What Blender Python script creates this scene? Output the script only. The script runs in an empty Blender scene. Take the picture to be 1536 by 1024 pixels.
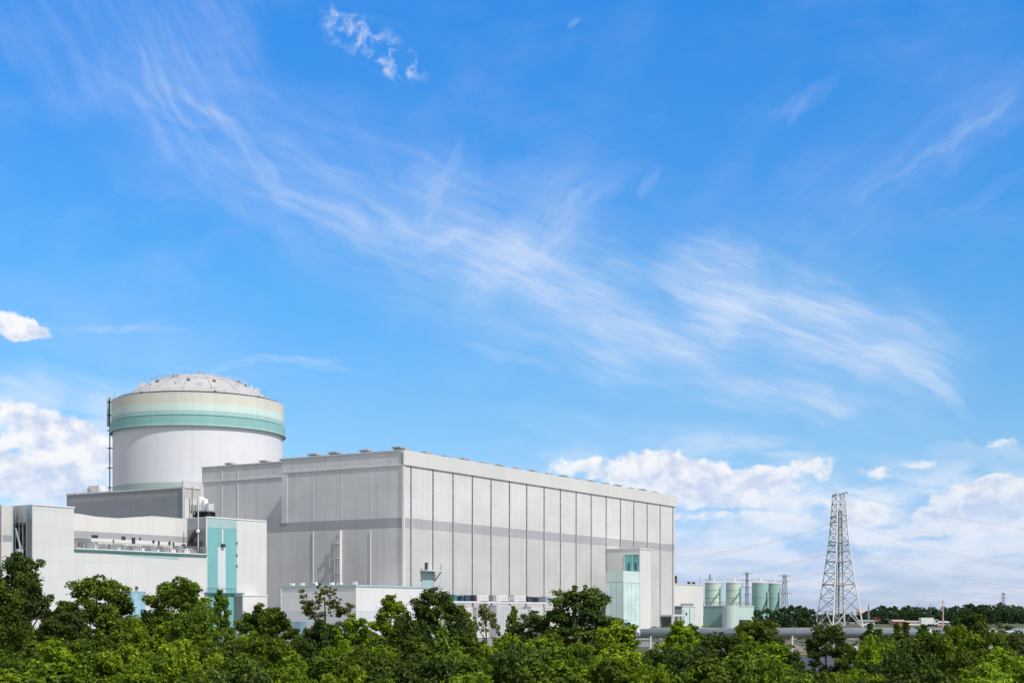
import bpy, math, random
import numpy as np
from mathutils import Vector, Matrix
R = math.radians
random.seed(7)
scene = bpy.context.scene
col = scene.collection
F = 2133.0; CX = 768.0; HY = 922.0; CAMZ = 4.0      # focal length in photo pixels, principal column, horizon row, eye height

def at(px, py, D):
    return Vector(((px-CX)/F*D, D, CAMZ+(HY-py)/F*D))
def zat(py, D): return CAMZ+(HY-py)/F*D

# ------------------------------------------------------------------ object helpers
def tag(o, label=None, cat=None, group=None, kind=None):
    if label: o['label'] = label
    if cat: o['category'] = cat
    if group: o['group'] = group
    if kind: o['kind'] = kind
    return o
def empty(name, loc, rz=0, label=None, cat=None, group=None):
    o = bpy.data.objects.new(name, None); col.objects.link(o)
    o.location = loc; o.rotation_euler = (0, 0, rz); o.empty_display_size = .5
    return tag(o, label, cat, group)
class MB:
    def __init__(s): s.v = []; s.f = []; s.b = []
    def add(s, vs, fs):
        n = len(s.v); s.b.append((n, len(s.f))); s.v += [tuple(v) for v in vs]; s.f += [tuple(i+n for i in f) for f in fs]; return s
    def box(s, x0, x1, y0, y1, z0, z1):
        v = [(x0,y0,z0),(x1,y0,z0),(x1,y1,z0),(x0,y1,z0),(x0,y0,z1),(x1,y0,z1),(x1,y1,z1),(x0,y1,z1)]
        return s.add(v, [(0,3,2,1),(4,5,6,7),(0,1,5,4),(1,2,6,5),(2,3,7,6),(3,0,4,7)])
    def bar(s, a, b, w, h=None):
        a = Vector(a); b = Vector(b); d = b-a
        if d.length < 1e-6: return s
        d.normalize(); up = Vector((0,0,1)) if abs(d.z) < .95 else Vector((1,0,0))
        x = d.cross(up).normalized(); y = x.cross(d); h = h or w
        vs = []
        for p in (a, b):
            for i, j in ((-1,-1),(1,-1),(1,1),(-1,1)): vs.append(p + x*(i*w/2) + y*(j*h/2))
        return s.add(vs, [(0,1,2,3),(7,6,5,4),(0,4,5,1),(1,5,6,2),(2,6,7,3),(3,7,4,0)])
    def tube(s, pts, r, n=8, caps=True):
        pts = [Vector(p) for p in pts]; rs = r if isinstance(r, (list, tuple)) else [r]*len(pts)
        base = len(s.v); vs = []
        for i, p in enumerate(pts):
            d = (pts[min(i+1, len(pts)-1)] - pts[max(i-1, 0)]).normalized()
            up = Vector((0,0,1)) if abs(d.z) < .9 else Vector((1,0,0))
            x = d.cross(up).normalized(); y = x.cross(d)
            for k in range(n):
                a = 2*math.pi*k/n; vs.append(p + (x*math.cos(a)+y*math.sin(a))*rs[i])
        fs = []
        for i in range(len(pts)-1):
            for k in range(n):
                a = i*n+k; b = i*n+(k+1) % n; fs.append((a, b, b+n, a+n))
        if caps: fs.append(tuple(reversed(range(n)))); fs.append(tuple((len(pts)-1)*n+k for k in range(n)))
        return s.add(vs, fs)
    def lathe(s, prof, n=96, c=(0,0)):
        vs = []; m = len(prof)
        for k in range(n):
            a = 2*math.pi*k/n
            for r, z in prof: vs.append((c[0]+r*math.cos(a), c[1]+r*math.sin(a), z))
        fs = []
        for k in range(n):
            k2 = (k+1) % n
            for i in range(m-1): fs.append((k*m+i, k2*m+i, k2*m+i+1, k*m+i+1))
        return s.add(vs, fs)
    def prism(s, poly, z0, z1):
        n = len(poly); vs = [(x,y,z0) for x,y in poly]+[(x,y,z1) for x,y in poly]
        return s.add(vs, [tuple(reversed(range(n))), tuple(range(n,2*n))]+[(i,(i+1)%n,(i+1)%n+n,i+n) for i in range(n)])
    def build(s, name, mat, parent=None, smooth=False, label=None, cat=None, group=None, kind=None, loc=None, rz=0):
        me = bpy.data.meshes.new(name); me.from_pydata(s.v, [], s.f)
        if smooth: me.polygons.foreach_set('use_smooth', [True]*len(me.polygons))
        me.materials.append(mat); me.update()
        o = bpy.data.objects.new(name, me); col.objects.link(o)
        if parent: o.parent = parent
        if loc is not None: o.location = loc; o.rotation_euler = (0,0,rz)
        return tag(o, label, cat, group, kind)
def each(mb, name, mat, parent, smooth=False):
    """every shape of the collector becomes a part of its own"""
    bs = mb.b + [(len(mb.v), len(mb.f))]; out = []
    for (v0, f0), (v1, f1) in zip(bs, bs[1:]):
        m = MB(); m.v = mb.v[v0:v1]; m.f = [tuple(i-v0 for i in f) for f in mb.f[f0:f1]]
        out.append(m.build(name, mat, parent, smooth))
    return out
MB.each = each
def copy_tree(o, parent=None):
    c = o.copy(); col.objects.link(c); c.parent = parent
    for ch in list(o.children): copy_tree(ch, c)
    return c

# ------------------------------------------------------------------ node helpers
class NT:
    def __init__(s, nt): s.nt = nt; s.N = nt.nodes; s.L = nt.links
    def n(s, t, ins=None, **kw):
        nd = s.N.new(t)
        for k, v in kw.items(): setattr(nd, k, v)
        if ins:
            for k, v in ins.items():
                sk = nd.inputs[k]
                if isinstance(v, bpy.types.NodeSocket): s.L.new(v, sk)
                else: sk.default_value = v
        return nd
    def m(s, op, a, b=None, c=None, clamp=False):
        ins = {0: a}
        if b is not None: ins[1] = b
        if c is not None: ins[2] = c
        nd = s.n('ShaderNodeMath', ins, operation=op); nd.use_clamp = clamp
        return nd.outputs[0]
    def mix(s, f, a, b, bt='MIX'):
        nd = s.N.new('ShaderNodeMix'); nd.data_type = 'RGBA'; nd.blend_type = bt; nd.clamp_factor = True
        for i, v in ((0, f), (6, a), (7, b)):
            if isinstance(v, bpy.types.NodeSocket): s.L.new(v, nd.inputs[i])
            else: nd.inputs[i].default_value = v if i == 0 else ((*v, 1) if len(v) == 3 else v)
        return nd.outputs[2]
    def mr(s, v, a, b, c=0., d=1., t='SMOOTHSTEP'):
        return s.n('ShaderNodeMapRange', {0: v, 1: a, 2: b, 3: c, 4: d}, interpolation_type=t).outputs[0]
    def noise(s, vec, scale, detail=4, rough=.55, dist=0., out=0):
        nd = s.n('ShaderNodeTexNoise', {'Vector': vec, 'Scale': scale, 'Detail': detail, 'Roughness': rough, 'Distortion': dist})
        return nd.outputs[out]
    def mapping(s, vec, loc=(0,0,0), rot=(0,0,0), sc=(1,1,1), t='POINT'):
        return s.n('ShaderNodeMapping', {'Vector': vec, 'Location': loc, 'Rotation': rot, 'Scale': sc}, vector_type=t).outputs[0]
def newmat(name):
    m = bpy.data.materials.new(name); m.use_nodes = True
    g = NT(m.node_tree); b = m.node_tree.nodes['Principled BSDF']
    return m, g, b
def simple(name, c, rough=.6, metal=0., var=.12, scale=.6, spec=.3):
    m, g, b = newmat(name)
    tc = g.n('ShaderNodeTexCoord').outputs['Object']
    n1 = g.noise(g.mapping(tc, sc=(scale, scale, scale*.4)), 1., 6, .6)
    f = g.mr(n1, .3, .7, 1-var, 1+var*.4)
    k = g.n('ShaderNodeVectorMath', {0: (*c[:3],), 'Scale': f}, operation='SCALE').outputs[0]
    g.L.new(k, b.inputs['Base Color']); b.inputs['Roughness'].default_value = rough
    b.inputs['Metallic'].default_value = metal; b.inputs['Specular IOR Level'].default_value = spec
    return m
def panel(name, zones, H, hg=2.6, vg=6.0, corr=.55, bump=.25, stain=.10, line=.16, rough=.55, hoff=0., voff=0., wash=0.):
    """profiled metal cladding: paint zones by height, panel joints, ribs, rain streaks"""
    m, g, b = newmat(name)
    tc = g.n('ShaderNodeTexCoord').outputs['Object']
    sp = g.n('ShaderNodeSeparateXYZ', {0: tc})
    x, y, z = sp.outputs[0], sp.outputs[1], sp.outputs[2]
    s = g.m('ADD', x, y)
    cr = g.n('ShaderNodeValToRGB', {0: g.m('DIVIDE', z, H)}); r = cr.color_ramp; r.interpolation = 'CONSTANT'
    r.elements[0].position = 0; r.elements[0].color = (*zones[0][1], 1)
    r.elements[1].position = min(1, zones[1][0]/H) if len(zones) > 1 else 1; r.elements[1].color = (*(zones[1][1] if len(zones) > 1 else zones[0][1]), 1)
    for zz, c in zones[2:]:
        e = r.elements.new(min(1, zz/H)); e.color = (*c, 1)
    c = cr.outputs[0]
    # rain streaks and blotches
    st = g.noise(g.mapping(tc, sc=(.9,.9,.035)), 1.3, 7, .62)
    c = g.mix(g.mr(st, .45, .8, 0, stain*1.5), c, (.22,.22,.215), 'MIX')
    bl = g.noise(g.mapping(tc, sc=(.06,.06,.10)), 1., 5, .6)
    kk = g.mr(bl, .3, .7, 1-stain*.6, 1+stain*.25)
    c = g.n('ShaderNodeVectorMath', {0: c, 'Scale': kk}, operation='SCALE').outputs[0]
    # single sheets differ slightly
    cell = g.n('ShaderNodeCombineXYZ', {0: g.m('FLOOR', g.m('DIVIDE', g.m('ADD', s, voff), vg/2)), 1: g.m('FLOOR', g.m('DIVIDE', g.m('ADD', z, hoff), hg)), 2: 0.}).outputs[0]
    wn = g.n('ShaderNodeTexWhiteNoise', {'Vector': cell}).outputs[0]
    kk = g.mr(wn, 0, 1, .965, 1.02, 'LINEAR')
    c = g.n('ShaderNodeVectorMath', {0: c, 'Scale': kk}, operation='SCALE').outputs[0]
    # joints
    hz = g.m('LESS_THAN', g.m('MODULO', g.m('ADD', z, hoff+100*hg), hg), .11)
    vz = g.m('LESS_THAN', g.m('MODULO', g.m('ADD', s, voff+100*vg), vg), .13)
    brk = g.mr(g.noise(tc, .25, 3, .6), .35, .6, .25, 1.)
    ln = g.m('MULTIPLY', g.m('MULTIPLY', g.m('MAXIMUM', hz, vz), line), brk)
    c = g.mix(ln, c, (.10,.11,.12))
    g.L.new(c, b.inputs['Base Color'])
    b.inputs['Roughness'].default_value = rough; b.inputs['Specular IOR Level'].default_value = .25
    if corr:
        w = g.m('SINE', g.m('MULTIPLY', s, 2*math.pi/corr))
        big = g.m('MULTIPLY', g.noise(g.mapping(tc, sc=(.3,.3,.08)), 1., 2, .5), 1.2)
        hh = g.m('ADD', g.m('MULTIPLY', w, .35), big)
        bp = g.n('ShaderNodeBump', {'Strength': bump, 'Distance': .06, 'Height': hh})
        g.L.new(bp.outputs[0], b.inputs['Normal'])
    return m
def glassy(name, c, rough=.12, var=.25):
    m, g, b = newmat(name)
    tc = g.n('ShaderNodeTexCoord').outputs['Object']
    n1 = g.noise(g.mapping(tc, sc=(.4,.4,.25)), 1.2, 4, .5)
    k = g.n('ShaderNodeVectorMath', {0: (*c,), 'Scale': g.mr(n1, .3, .7, 1-var, 1+var)}, operation='SCALE').outputs[0]
    g.L.new(k, b.inputs['Base Color']); b.inputs['Roughness'].default_value = rough
    b.inputs['Specular IOR Level'].default_value = .5
    return m
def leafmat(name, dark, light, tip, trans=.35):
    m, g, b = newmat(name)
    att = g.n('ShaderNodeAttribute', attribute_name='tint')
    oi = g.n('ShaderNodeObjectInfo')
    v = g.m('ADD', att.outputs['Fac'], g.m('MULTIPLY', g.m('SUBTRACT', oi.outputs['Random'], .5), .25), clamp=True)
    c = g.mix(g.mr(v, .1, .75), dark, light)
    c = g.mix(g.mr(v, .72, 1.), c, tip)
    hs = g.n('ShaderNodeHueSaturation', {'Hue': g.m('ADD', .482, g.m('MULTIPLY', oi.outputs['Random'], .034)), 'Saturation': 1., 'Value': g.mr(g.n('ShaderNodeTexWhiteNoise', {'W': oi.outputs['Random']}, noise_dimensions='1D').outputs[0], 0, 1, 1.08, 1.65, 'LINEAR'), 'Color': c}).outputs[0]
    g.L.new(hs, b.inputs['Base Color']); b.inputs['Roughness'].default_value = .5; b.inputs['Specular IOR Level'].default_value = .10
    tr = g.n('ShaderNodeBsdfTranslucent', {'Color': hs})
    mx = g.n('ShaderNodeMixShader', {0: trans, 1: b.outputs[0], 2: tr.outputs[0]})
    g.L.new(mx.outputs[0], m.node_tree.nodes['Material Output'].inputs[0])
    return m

M = {}
WH = (.66,.66,.645)
M['hall'] = panel('hall cladding', [(0,(.57,.57,.56)),(18.6,(.42,.425,.44)),(20.35,(.665,.665,.655)),(29.3,(.61,.61,.60))], 40, hg=3.0, vg=7.0, corr=.9, bump=.06, stain=.14, line=.10)
M['hall_left'] = panel('hall end cladding', [(0,(.60,.60,.60)),(18.6,(.38,.39,.41)),(20.35,(.64,.65,.665)),(29.3,(.66,.665,.67))], 40, hg=4.3, vg=6.62, corr=.75, bump=.10, stain=.18, line=.11)
M['fascia'] = panel('fascia cladding', [(0,(.66,.66,.645))], 40, hg=40, vg=13, corr=0, stain=.06, line=.05)
M['aux'] = panel('auxiliary cladding', [(0,(.30,.32,.35)),(26.2,(.35,.37,.385))], 40, hg=3.3, vg=4.2, corr=.8, bump=.12, stain=.16, line=.22)
M['aux_end'] = panel('auxiliary end cladding', [(0,(.66,.65,.61)),(25.9,(.52,.515,.49))], 40, hg=5, vg=6, corr=.8, bump=.2, stain=.08, line=.08)
M['service'] = panel('service cladding', [(0,(.66,.665,.665))], 40, hg=2.3, vg=8.3, corr=0, stain=.07, line=.12)
M['terrace_wall'] = panel('terrace cladding', [(0,(.72,.71,.68)),(15.25,(.40,.40,.42)),(16.1,(.70,.69,.67))], 40, hg=4, vg=8.3, corr=0, stain=.06, line=.10, hoff=1.2)
M['reveal'] = panel('shaded reveal cladding', [(0,(.27,.28,.31)),(17.2,(.38,.40,.44))], 40, hg=2.3, vg=20, corr=0, stain=.15, line=.2)  # shade on the left-facing walls is put into this dark colour
M['annex'] = panel('annex cladding', [(0,(.62,.64,.67)),(4.6,(.72,.72,.72))], 40, hg=2.2, vg=7, corr=.8, bump=.15, stain=.07, line=.15)
M['white_bld'] = panel('white cladding', [(0,(.70,.69,.66))], 40, hg=6, vg=9, corr=0, stain=.05, line=.08)
M['mint_bld'] = panel('mint cladding', [(0,(.55,.68,.65))], 40, hg=8, vg=3.5, corr=0, stain=.10, line=.18)
M['mint_shaded'] = panel('shaded mint cladding', [(0,(.27,.44,.42))], 40, hg=8, vg=4.5, corr=0, stain=.16, line=.2)  # darker copy of the mint: shade of the end face put into colour
M['grey_wall'] = panel('grey plant wall', [(0,(.30,.30,.30))], 40, hg=2.8, vg=6, corr=.6, bump=.4, stain=.2, line=.2)
M['drum'] = panel('drum concrete', [(0,(.42,.53,.50)),(32.9,(.73,.73,.765))], 60, hg=3.2, vg=400, corr=0, stain=.09, line=.07)
M['ring_top'] = panel('ring paint upper', [(0,(.38,.58,.575)),(48.65,(.62,.76,.68)),(50.3,(.68,.655,.57)),(52.0,(.64,.635,.60))], 60, hg=400, vg=3.6, corr=0, stain=.08, line=.08)
M['ring_low'] = panel('ring paint lower', [(0,(.27,.50,.485))], 60, hg=400, vg=3.6, corr=0, stain=.10, line=.10)
M['dome'] = simple('dome concrete', (.50,.495,.50), .8, var=.10, scale=.25)
M['teal'] = simple('teal paint', (.20,.46,.47), .45, var=.08, scale=.3)
M['teal_light'] = simple('pale teal paint', (.38,.53,.56), .45, var=.08, scale=.3)
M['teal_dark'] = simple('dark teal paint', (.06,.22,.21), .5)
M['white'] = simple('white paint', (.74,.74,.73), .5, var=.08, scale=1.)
M['white_stripe'] = simple('white grey stripe', (.60,.66,.68), .5, var=.06, scale=.6)
M['trim'] = simple('pale trim', (.62,.64,.67), .5, var=.1, scale=.5)
M['mint_light'] = simple('pale mint paint', (.60,.72,.70), .5, var=.06)
M['steel'] = simple('weathered galvanised steel', (.56,.55,.54), .6, var=.2)
M['grey'] = simple('grey steel', (.32,.33,.34), .5, var=.25, scale=1.5)
M['joint'] = simple('dark joint', (.13,.125,.12), .7, var=.6, scale=1.4)
def joint_mat():
    m, g, b = newmat('dark joint'); tc = g.n('ShaderNodeTexCoord').outputs['Object']
    z = g.n('ShaderNodeSeparateXYZ', {0: tc}).outputs[2]
    n = g.noise(g.mapping(tc, sc=(.4,.4,1.6)), 1.4, 5, .65)
    c = g.mix(g.mr(n, .5, .62), (.10,.10,.095), (.30,.28,.26)); c = g.mix(g.mr(g.noise(tc, 2.2, 3), .6, .7), c, (.16,.09,.06))
    g.L.new(c, b.inputs['Base Color']); b.inputs['Roughness'].default_value = .8
    return m
M['joint'] = joint_mat()
M['dark'] = simple('dark steel', (.055,.06,.065), .5, var=.3, scale=1.)
M['rust'] = simple('rusty fitting', (.17,.10,.07), .8, var=.4, scale=2)
M['darkblue'] = simple('dark blue paint', (.03,.07,.14), .4, var=.2)
M['roof'] = simple('roof membrane', (.42,.42,.42), .8, var=.2, scale=.2)
M['galv'] = simple('galvanised steel', (.62,.63,.63), .45, metal=0., var=.18, scale=1.2, spec=.5)
M['pipe'] = simple('pipe cladding', (.30,.34,.38), .35, metal=.35, var=.12, scale=.8, spec=.5)
M['tank'] = simple('pale green tank', (.56,.68,.58), .5, var=.12, scale=.2)
M['tank2'] = simple('green tank', (.34,.55,.50), .5, var=.12, scale=.2)
M['glass'] = glassy('teal window glass', (.13,.40,.39), .3)
M['glass_mint'] = glassy('mint glass', (.57,.73,.70), .2, .12)
M['glass_blue'] = glassy('blue window glass', (.25,.42,.52), .1, .3)
M['glass_dark'] = glassy('dark glass', (.03,.045,.06), .08, .5)
M['bark'] = simple('bark', (.085,.065,.045), .9, var=.35, scale=6)
M['red'] = simple('red paint', (.30,.11,.09), .5, var=.2)
M['orange'] = simple('orange paint', (.45,.24,.13), .5, var=.2)
M['pink'] = simple('pink render', (.58,.40,.36), .8, var=.15)
M['yellow'] = simple('yellow kerb paint', (.50,.33,.05), .6, var=.25)
M['concrete'] = simple('concrete', (.42,.41,.39), .85, var=.2, scale=.5)
M['rubber'] = simple('rubber', (.03,.03,.03), .8)
M['wire'] = simple('cable', (.50,.52,.56), .5)
M['leaf'] = leafmat('leaves', (.040,.072,.008), (.092,.148,.014), (.205,.262,.025))
M['leaf_dark'] = leafmat('dark leaves', (.020,.044,.009), (.054,.088,.015), (.125,.155,.026), .25)
M['leaf_bright'] = leafmat('bright leaves', (.055,.115,.008), (.165,.245,.014), (.31,.38,.025), .42)
M['leaf_olive'] = leafmat('olive leaves', (.050,.066,.018), (.105,.120,.030), (.19,.14,.045), .25)
M['leaf_far'] = leafmat('far leaves', (.018,.042,.018), (.034,.068,.026), (.055,.095,.034), .1)

# ------------------------------------------------------------------ camera
cam = bpy.data.cameras.new('camera'); cam.sensor_width = 36; cam.lens = 36*F/1536; cam.clip_end = 20000; cam.clip_start = .5
cam.shift_y = (HY-512)/1536
co = bpy.data.objects.new('camera', cam); col.objects.link(co); co.location = (0,0,CAMZ); co.rotation_euler = (R(90),0,0)
scene.camera = co
scene.view_settings.view_transform = 'Standard'; scene.view_settings.look = 'None'; scene.view_settings.exposure = 0

# ------------------------------------------------------------------ sun and sky
SH = Vector((.725,-.69)); SH.normalize(); EL = R(47)
sv = Vector((SH.x*math.cos(EL), SH.y*math.cos(EL), math.sin(EL)))
sl = bpy.data.lights.new('sun', 'SUN'); sl.energy = 3.5; sl.angle = R(.53); sl.color = (1,.955,.88)
so = bpy.data.objects.new('sun', sl); col.objects.link(so); so.rotation_euler = sv.to_track_quat('Z','Y').to_euler(); so.location = (60,-60,90)
w = bpy.data.worlds.new('World'); scene.world = w; w.use_nodes = True
g = NT(w.node_tree); bg = w.node_tree.nodes['Background']; bg.inputs[1].default_value = .10
sky = g.n('ShaderNodeTexSky', sky_type='NISHITA'); sky.sun_disc = False
sky.sun_elevation = EL; sky.sun_rotation = math.atan2(SH.x, SH.y); sky.altitude = 20; sky.air_density = 1.0; sky.dust_density = .6; sky.ozone_density = 2.2
tc = g.n('ShaderNodeTexCoord').outputs['Generated']
nrm = g.n('ShaderNodeVectorMath', {0: tc}, operation='NORMALIZE').outputs[0]
sp = g.n('ShaderNodeSeparateXYZ', {0: nrm})
K = F/100
az = g.m('MULTIPLY', g.m('ARCTAN2', sp.outputs[0], sp.outputs[1]), K)
el = g.m('MULTIPLY', g.m('ARCSINE', sp.outputs[2]), K)
P = g.n('ShaderNodeCombineXYZ', {0: az, 1: el, 2: 0.}).outputs[0]
def AE(px, py):
    u = (px-CX)/F; v = (HY-py)/F
    return math.atan(u)*K, math.atan(v/math.sqrt(1+u*u))*K
#SKYTINT
cr = g.n('ShaderNodeValToRGB', {0: g.m('DIVIDE', el, 40.)}); r = cr.color_ramp
TINT = [(0,(1.0,1.25,2.1)),(.7,(.84,1.03,1.72)),(2.2,(.80,1.15,1.50)),(3.,(.71,1.17,1.53)),(4.84,(.50,1.24,1.73)),(6.46,(.43,1.24,1.96)),(8.7,(.32,1.30,2.22)),(40.,(.32,1.26,2.3))]
TINT = [(e_, tuple(v/3 for v in c_)) for e_, c_ in TINT]
r.elements[0].position = 0; r.elements[0].color = (*TINT[0][1],1); r.elements[1].position = 1; r.elements[1].color = (*TINT[-1][1],1)
for e_, c_ in TINT[1:-1]:
    q = r.elements.new(e_/40.); q.color = (*c_,1)
skyn = sky.outputs[0]
SKYMUL = 10.0
base = g.n('ShaderNodeVectorMath', {0: g.n('ShaderNodeVectorMath', {0: skyn, 'Scale': 3.}, operation='SCALE').outputs[0], 1: cr.outputs[0]}, operation='MULTIPLY').outputs[0]
# warp
wn = g.noise(P, .9, 3, .5, out=1)
wv = g.n('ShaderNodeVectorMath', {0: wn, 1: (.5,.5,.5)}, operation='SUBTRACT').outputs[0]
Pw = g.n('ShaderNodeVectorMath', {0: g.n('ShaderNodeVectorMath', {0: wv, 'Scale': .85}, operation='SCALE').outputs[0], 1: P}, operation='ADD').outputs[0]
chain = [None]
Pf = g.n('ShaderNodeVectorMath', {0: g.n('ShaderNodeVectorMath', {0: wv, 'Scale': .28}, operation='SCALE').outputs[0], 1: P}, operation='ADD').outputs[0]
def blobs(vec, lst, soft=3.4):
    acc = None
    for (px, py, rx, ry, ang, st) in lst:
        a, e = AE(px, py)
        lo = (a,e,0)
        if chain[0] is not None: lo = g.n('ShaderNodeVectorMath', {0: chain[0], 1: (1e-7,1e-7,0), 2: (a,e,0)}, operation='MULTIPLY_ADD').outputs[0]
        q = g.mapping(vec, loc=lo, rot=(0,0,R(-ang)), sc=(rx/100., ry/100., 1.), t='TEXTURE')
        d = g.n('ShaderNodeVectorMath', {0: q, 1: q}, operation='DOT_PRODUCT').outputs['Value']
        f = g.mr(d, 0., soft, st, 0.)
        acc = f if acc is None else g.m('ADD', acc, f)
        chain[0] = acc        # evaluates the blobs one after another, which keeps the shader small enough
    return acc
def fibres(ang, sx, sy, dist, lo, hi, seed):
    q = g.mapping(Pf, rot=(0,0,R(ang)), loc=(seed,seed*.7,seed))
    n = g.noise(g.mapping(q, sc=(sx,sy,1)), 1., 8, .60, .25)
    n = g.m('ADD', g.m('MULTIPLY', n, .55), g.m('MULTIPLY', g.noise(g.mapping(q, rot=(0,0,R(16)), sc=(sx*1.6,sy*2.2,1)), 1., 7, .62, .3), .45))
    return g.m('ADD', g.mr(n, lo, hi, 0., .80), .24)
# cirrus, three grains of fibre
c1 = [(1180,470,180,80,24,.30),(740,385,240,80,28,.34),(880,450,170,60,24,.22),(1080,560,230,46,14,.30),(420,280,170,70,32,.24),
      (430,300,100,24,25,.22),(480,325,80,14,20,.28),(640,365,80,26,20,.35),(745,385,80,34,30,.45),(835,425,90,30,26,.45),(900,470,100,22,22,.30),
      (1075,410,60,36,16,.75),(1120,460,80,40,24,.70),(1210,440,80,26,30,.50),(1230,500,90,30,20,.65),(1320,535,80,30,30,.70),(1370,500,70,18,30,.35),(1400,585,44,8,32,.75),(1060,480,50,22,-20,.5),(990,545,170,18,22,.30),(1170,585,90,13,8,.55),(1245,605,40,8,18,.55),(1150,610,110,10,4,.3),
      (930,640,130,20,8,.30),(110,580,120,20,4,.75),(760,535,50,5,18,.28),(1480,665,50,8,6,.8),(400,546,90,5,-3,.42),(470,538,30,3,-8,.4),(200,600,60,12,0,.3)]
c2 = [(230,50,90,110,70,.17),(110,30,120,60,40,.14),(243,145,50,5,62,.30),(266,150,50,6,58,.42),(320,165,40,5,38,.28),(375,235,70,10,48,.32),(60,110,55,16,45,.12),(215,150,70,5,20,.28),(300,100,70,70,60,.16),(560,230,40,10,55,.16),(330,280,140,18,36,.20)]
c3 = [(668,268,46,7,-66,.30),(640,300,70,30,-50,.20),(800,350,90,30,-36,.34),(870,330,60,12,-38,.26),(780,400,90,24,-30,.20),(1205,160,34,8,-22,.22),(1190,180,12,4,-55,.22),(974,275,16,6,-55,.20),(855,43,9,3,-45,.28),
      (1425,212,70,6,-33,.20),(1365,256,60,5,-28,.18),(1480,172,60,6,-44,.15),(1430,200,120,26,-32,.12),(1500,278,60,6,-18,.12),(1340,240,150,60,-30,.09),(660,362,44,7,-4,.34),(180,482,80,4,-5,.30),(212,478,26,3,-20,.30),(940,60,60,30,-55,.07),(1100,240,90,20,-50,.07)]
d1 = g.m('MULTIPLY', blobs(Pw, c1), fibres(20, .55, 2.6, .7, .38, .80, 3.1))
d2 = g.m('MULTIPLY', blobs(Pw, c2), fibres(58, .6, 2.6, .5, .38, .80, 8.4))
d3 = g.m('MULTIPLY', blobs(Pw, c3), fibres(-40, .7, 2.6, .6, .38, .80, 5.7))
# small crinkled cloud high up
c4 = blobs(P, [(530,50,40,16,40,.85),(580,80,45,18,35,1.0),(603,92,22,12,60,.8),(588,104,20,8,20,.8),(508,40,16,20,70,.6)])
n4 = g.mr(g.noise(g.mapping(P, sc=(1,1.2,1)), 4.6, 6, .55, .5), .42, .88)
d4 = g.m('MULTIPLY', c4, n4)
veil = g.m('MULTIPLY', g.mr(g.noise(g.mapping(Pw, rot=(0,0,R(25)), sc=(.35,.9,1)), .7, 6, .6), .42, .75), g.mr(az, -7., 8., .20, .11, 'LINEAR'))
hz = g.m('MULTIPLY', blobs(Pw, [(60,675,150,62,0,.95),(1080,755,230,66,4,1.0),(1460,775,170,62,0,1.0),(1290,790,200,50,0,.6)]), g.mr(g.noise(g.mapping(P, sc=(.6,1.6,1)), 1.5, 6, .55, .2), .36, .66))
cir = g.m('ADD', hz, g.m('ADD', g.m('ADD', g.m('ADD', d1, d2), g.m('ADD', d3, d4)), veil))
cir = g.m('MULTIPLY', g.m('TANH', g.m('MULTIPLY', cir, .84)), .82)
# cumulus
cu = [(15,490,48,16,4,1.3),(95,650,90,36,8,.45),(70,705,110,34,0,.4),(1030,715,120,32,6,.50),(1200,715,60,26,0,.35),(1130,765,120,24,0,.35),(1480,758,90,26,0,.5),(1290,765,60,22,0,.3),(1450,800,120,14,0,.3),(55,628,70,17,12,.75),(120,668,62,28,14,.9),(60,655,60,16,0,.65),(12,700,60,30,10,.95),(55,720,60,24,0,.8),(140,725,70,30,0,.6),(156,598,20,9,0,.55),(90,755,110,18,0,.55),
      (865,700,55,15,0,.95),(975,684,44,16,-6,.9),(1030,702,60,18,8,1.05),(1060,728,60,20,8,.85),(985,722,60,18,0,.6),(1138,712,38,17,0,.95),(1170,728,40,14,0,.7),(1218,697,34,20,0,.75),(1090,752,110,9,0,.7),(1085,776,90,7,0,.65),
      (1290,768,42,12,0,.85),(1310,713,44,9,-6,.5),(1385,692,46,6,0,.4),(1488,730,46,16,-6,1.35),(1440,745,34,16,0,1.1),(1520,745,40,20,10,1.1),(1470,768,80,16,0,1.0),(1480,796,110,9,0,.7),(1385,785,34,14,0,.6),(1490,664,40,8,5,.6),
      (1310,808,34,6,0,.7),(1130,812,60,7,3,.7),(1250,752,40,8,0,.5),(940,712,50,12,0,.6)]
wn2 = g.noise(P, 2.2, 4, .55, out=1)
wv2 = g.n('ShaderNodeVectorMath', {0: wn2, 1: (.5,.5,.5)}, operation='SUBTRACT').outputs[0]
Pc = g.n('ShaderNodeVectorMath', {0: g.n('ShaderNodeVectorMath', {0: wv2, 'Scale': .30}, operation='SCALE').outputs[0], 1: P}, operation='ADD').outputs[0]
mk = blobs(Pc, cu, 2.2)
def cn(off):
    q = g.mapping(P, loc=off, sc=(1,1.35,1))
    n = g.noise(q, 1.7, 8, .52, .1)
    vd = g.n('ShaderNodeTexVoronoi', {'Vector': g.n('ShaderNodeVectorMath', {0: q, 1: g.n('ShaderNodeVectorMath', {0: wv2, 'Scale': .5}, operation='SCALE').outputs[0]}, operation='ADD').outputs[0], 'Scale': 4.2, 'Detail': 1.0, 'Roughness': .55, 'Smoothness': .35}, feature='SMOOTH_F1')
    return g.m('ADD', n, g.m('MULTIPLY', g.m('SUBTRACT', .42, vd.outputs['Distance']), .19))
n0 = cn((0,0,3.3)); n1 = cn((.13,.30,3.3))
dens = g.m('ADD', g.m('MULTIPLY', g.m('MINIMUM', mk, 1.6), .98), g.m('MULTIPLY', g.m('MULTIPLY', g.m('SUBTRACT', n0, .5), 3.0), g.m('MULTIPLY', mk, 2.5, clamp=True)))
ca = g.mr(dens, .24, .98)
edge = g.mr(dens, .45, 1.35)
lit = g.m('ADD', g.m('MULTIPLY', g.m('SUBTRACT', n0, n1), 4.0), g.mr(dens, .5, 1.7, .85, .35), clamp=True)
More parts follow.
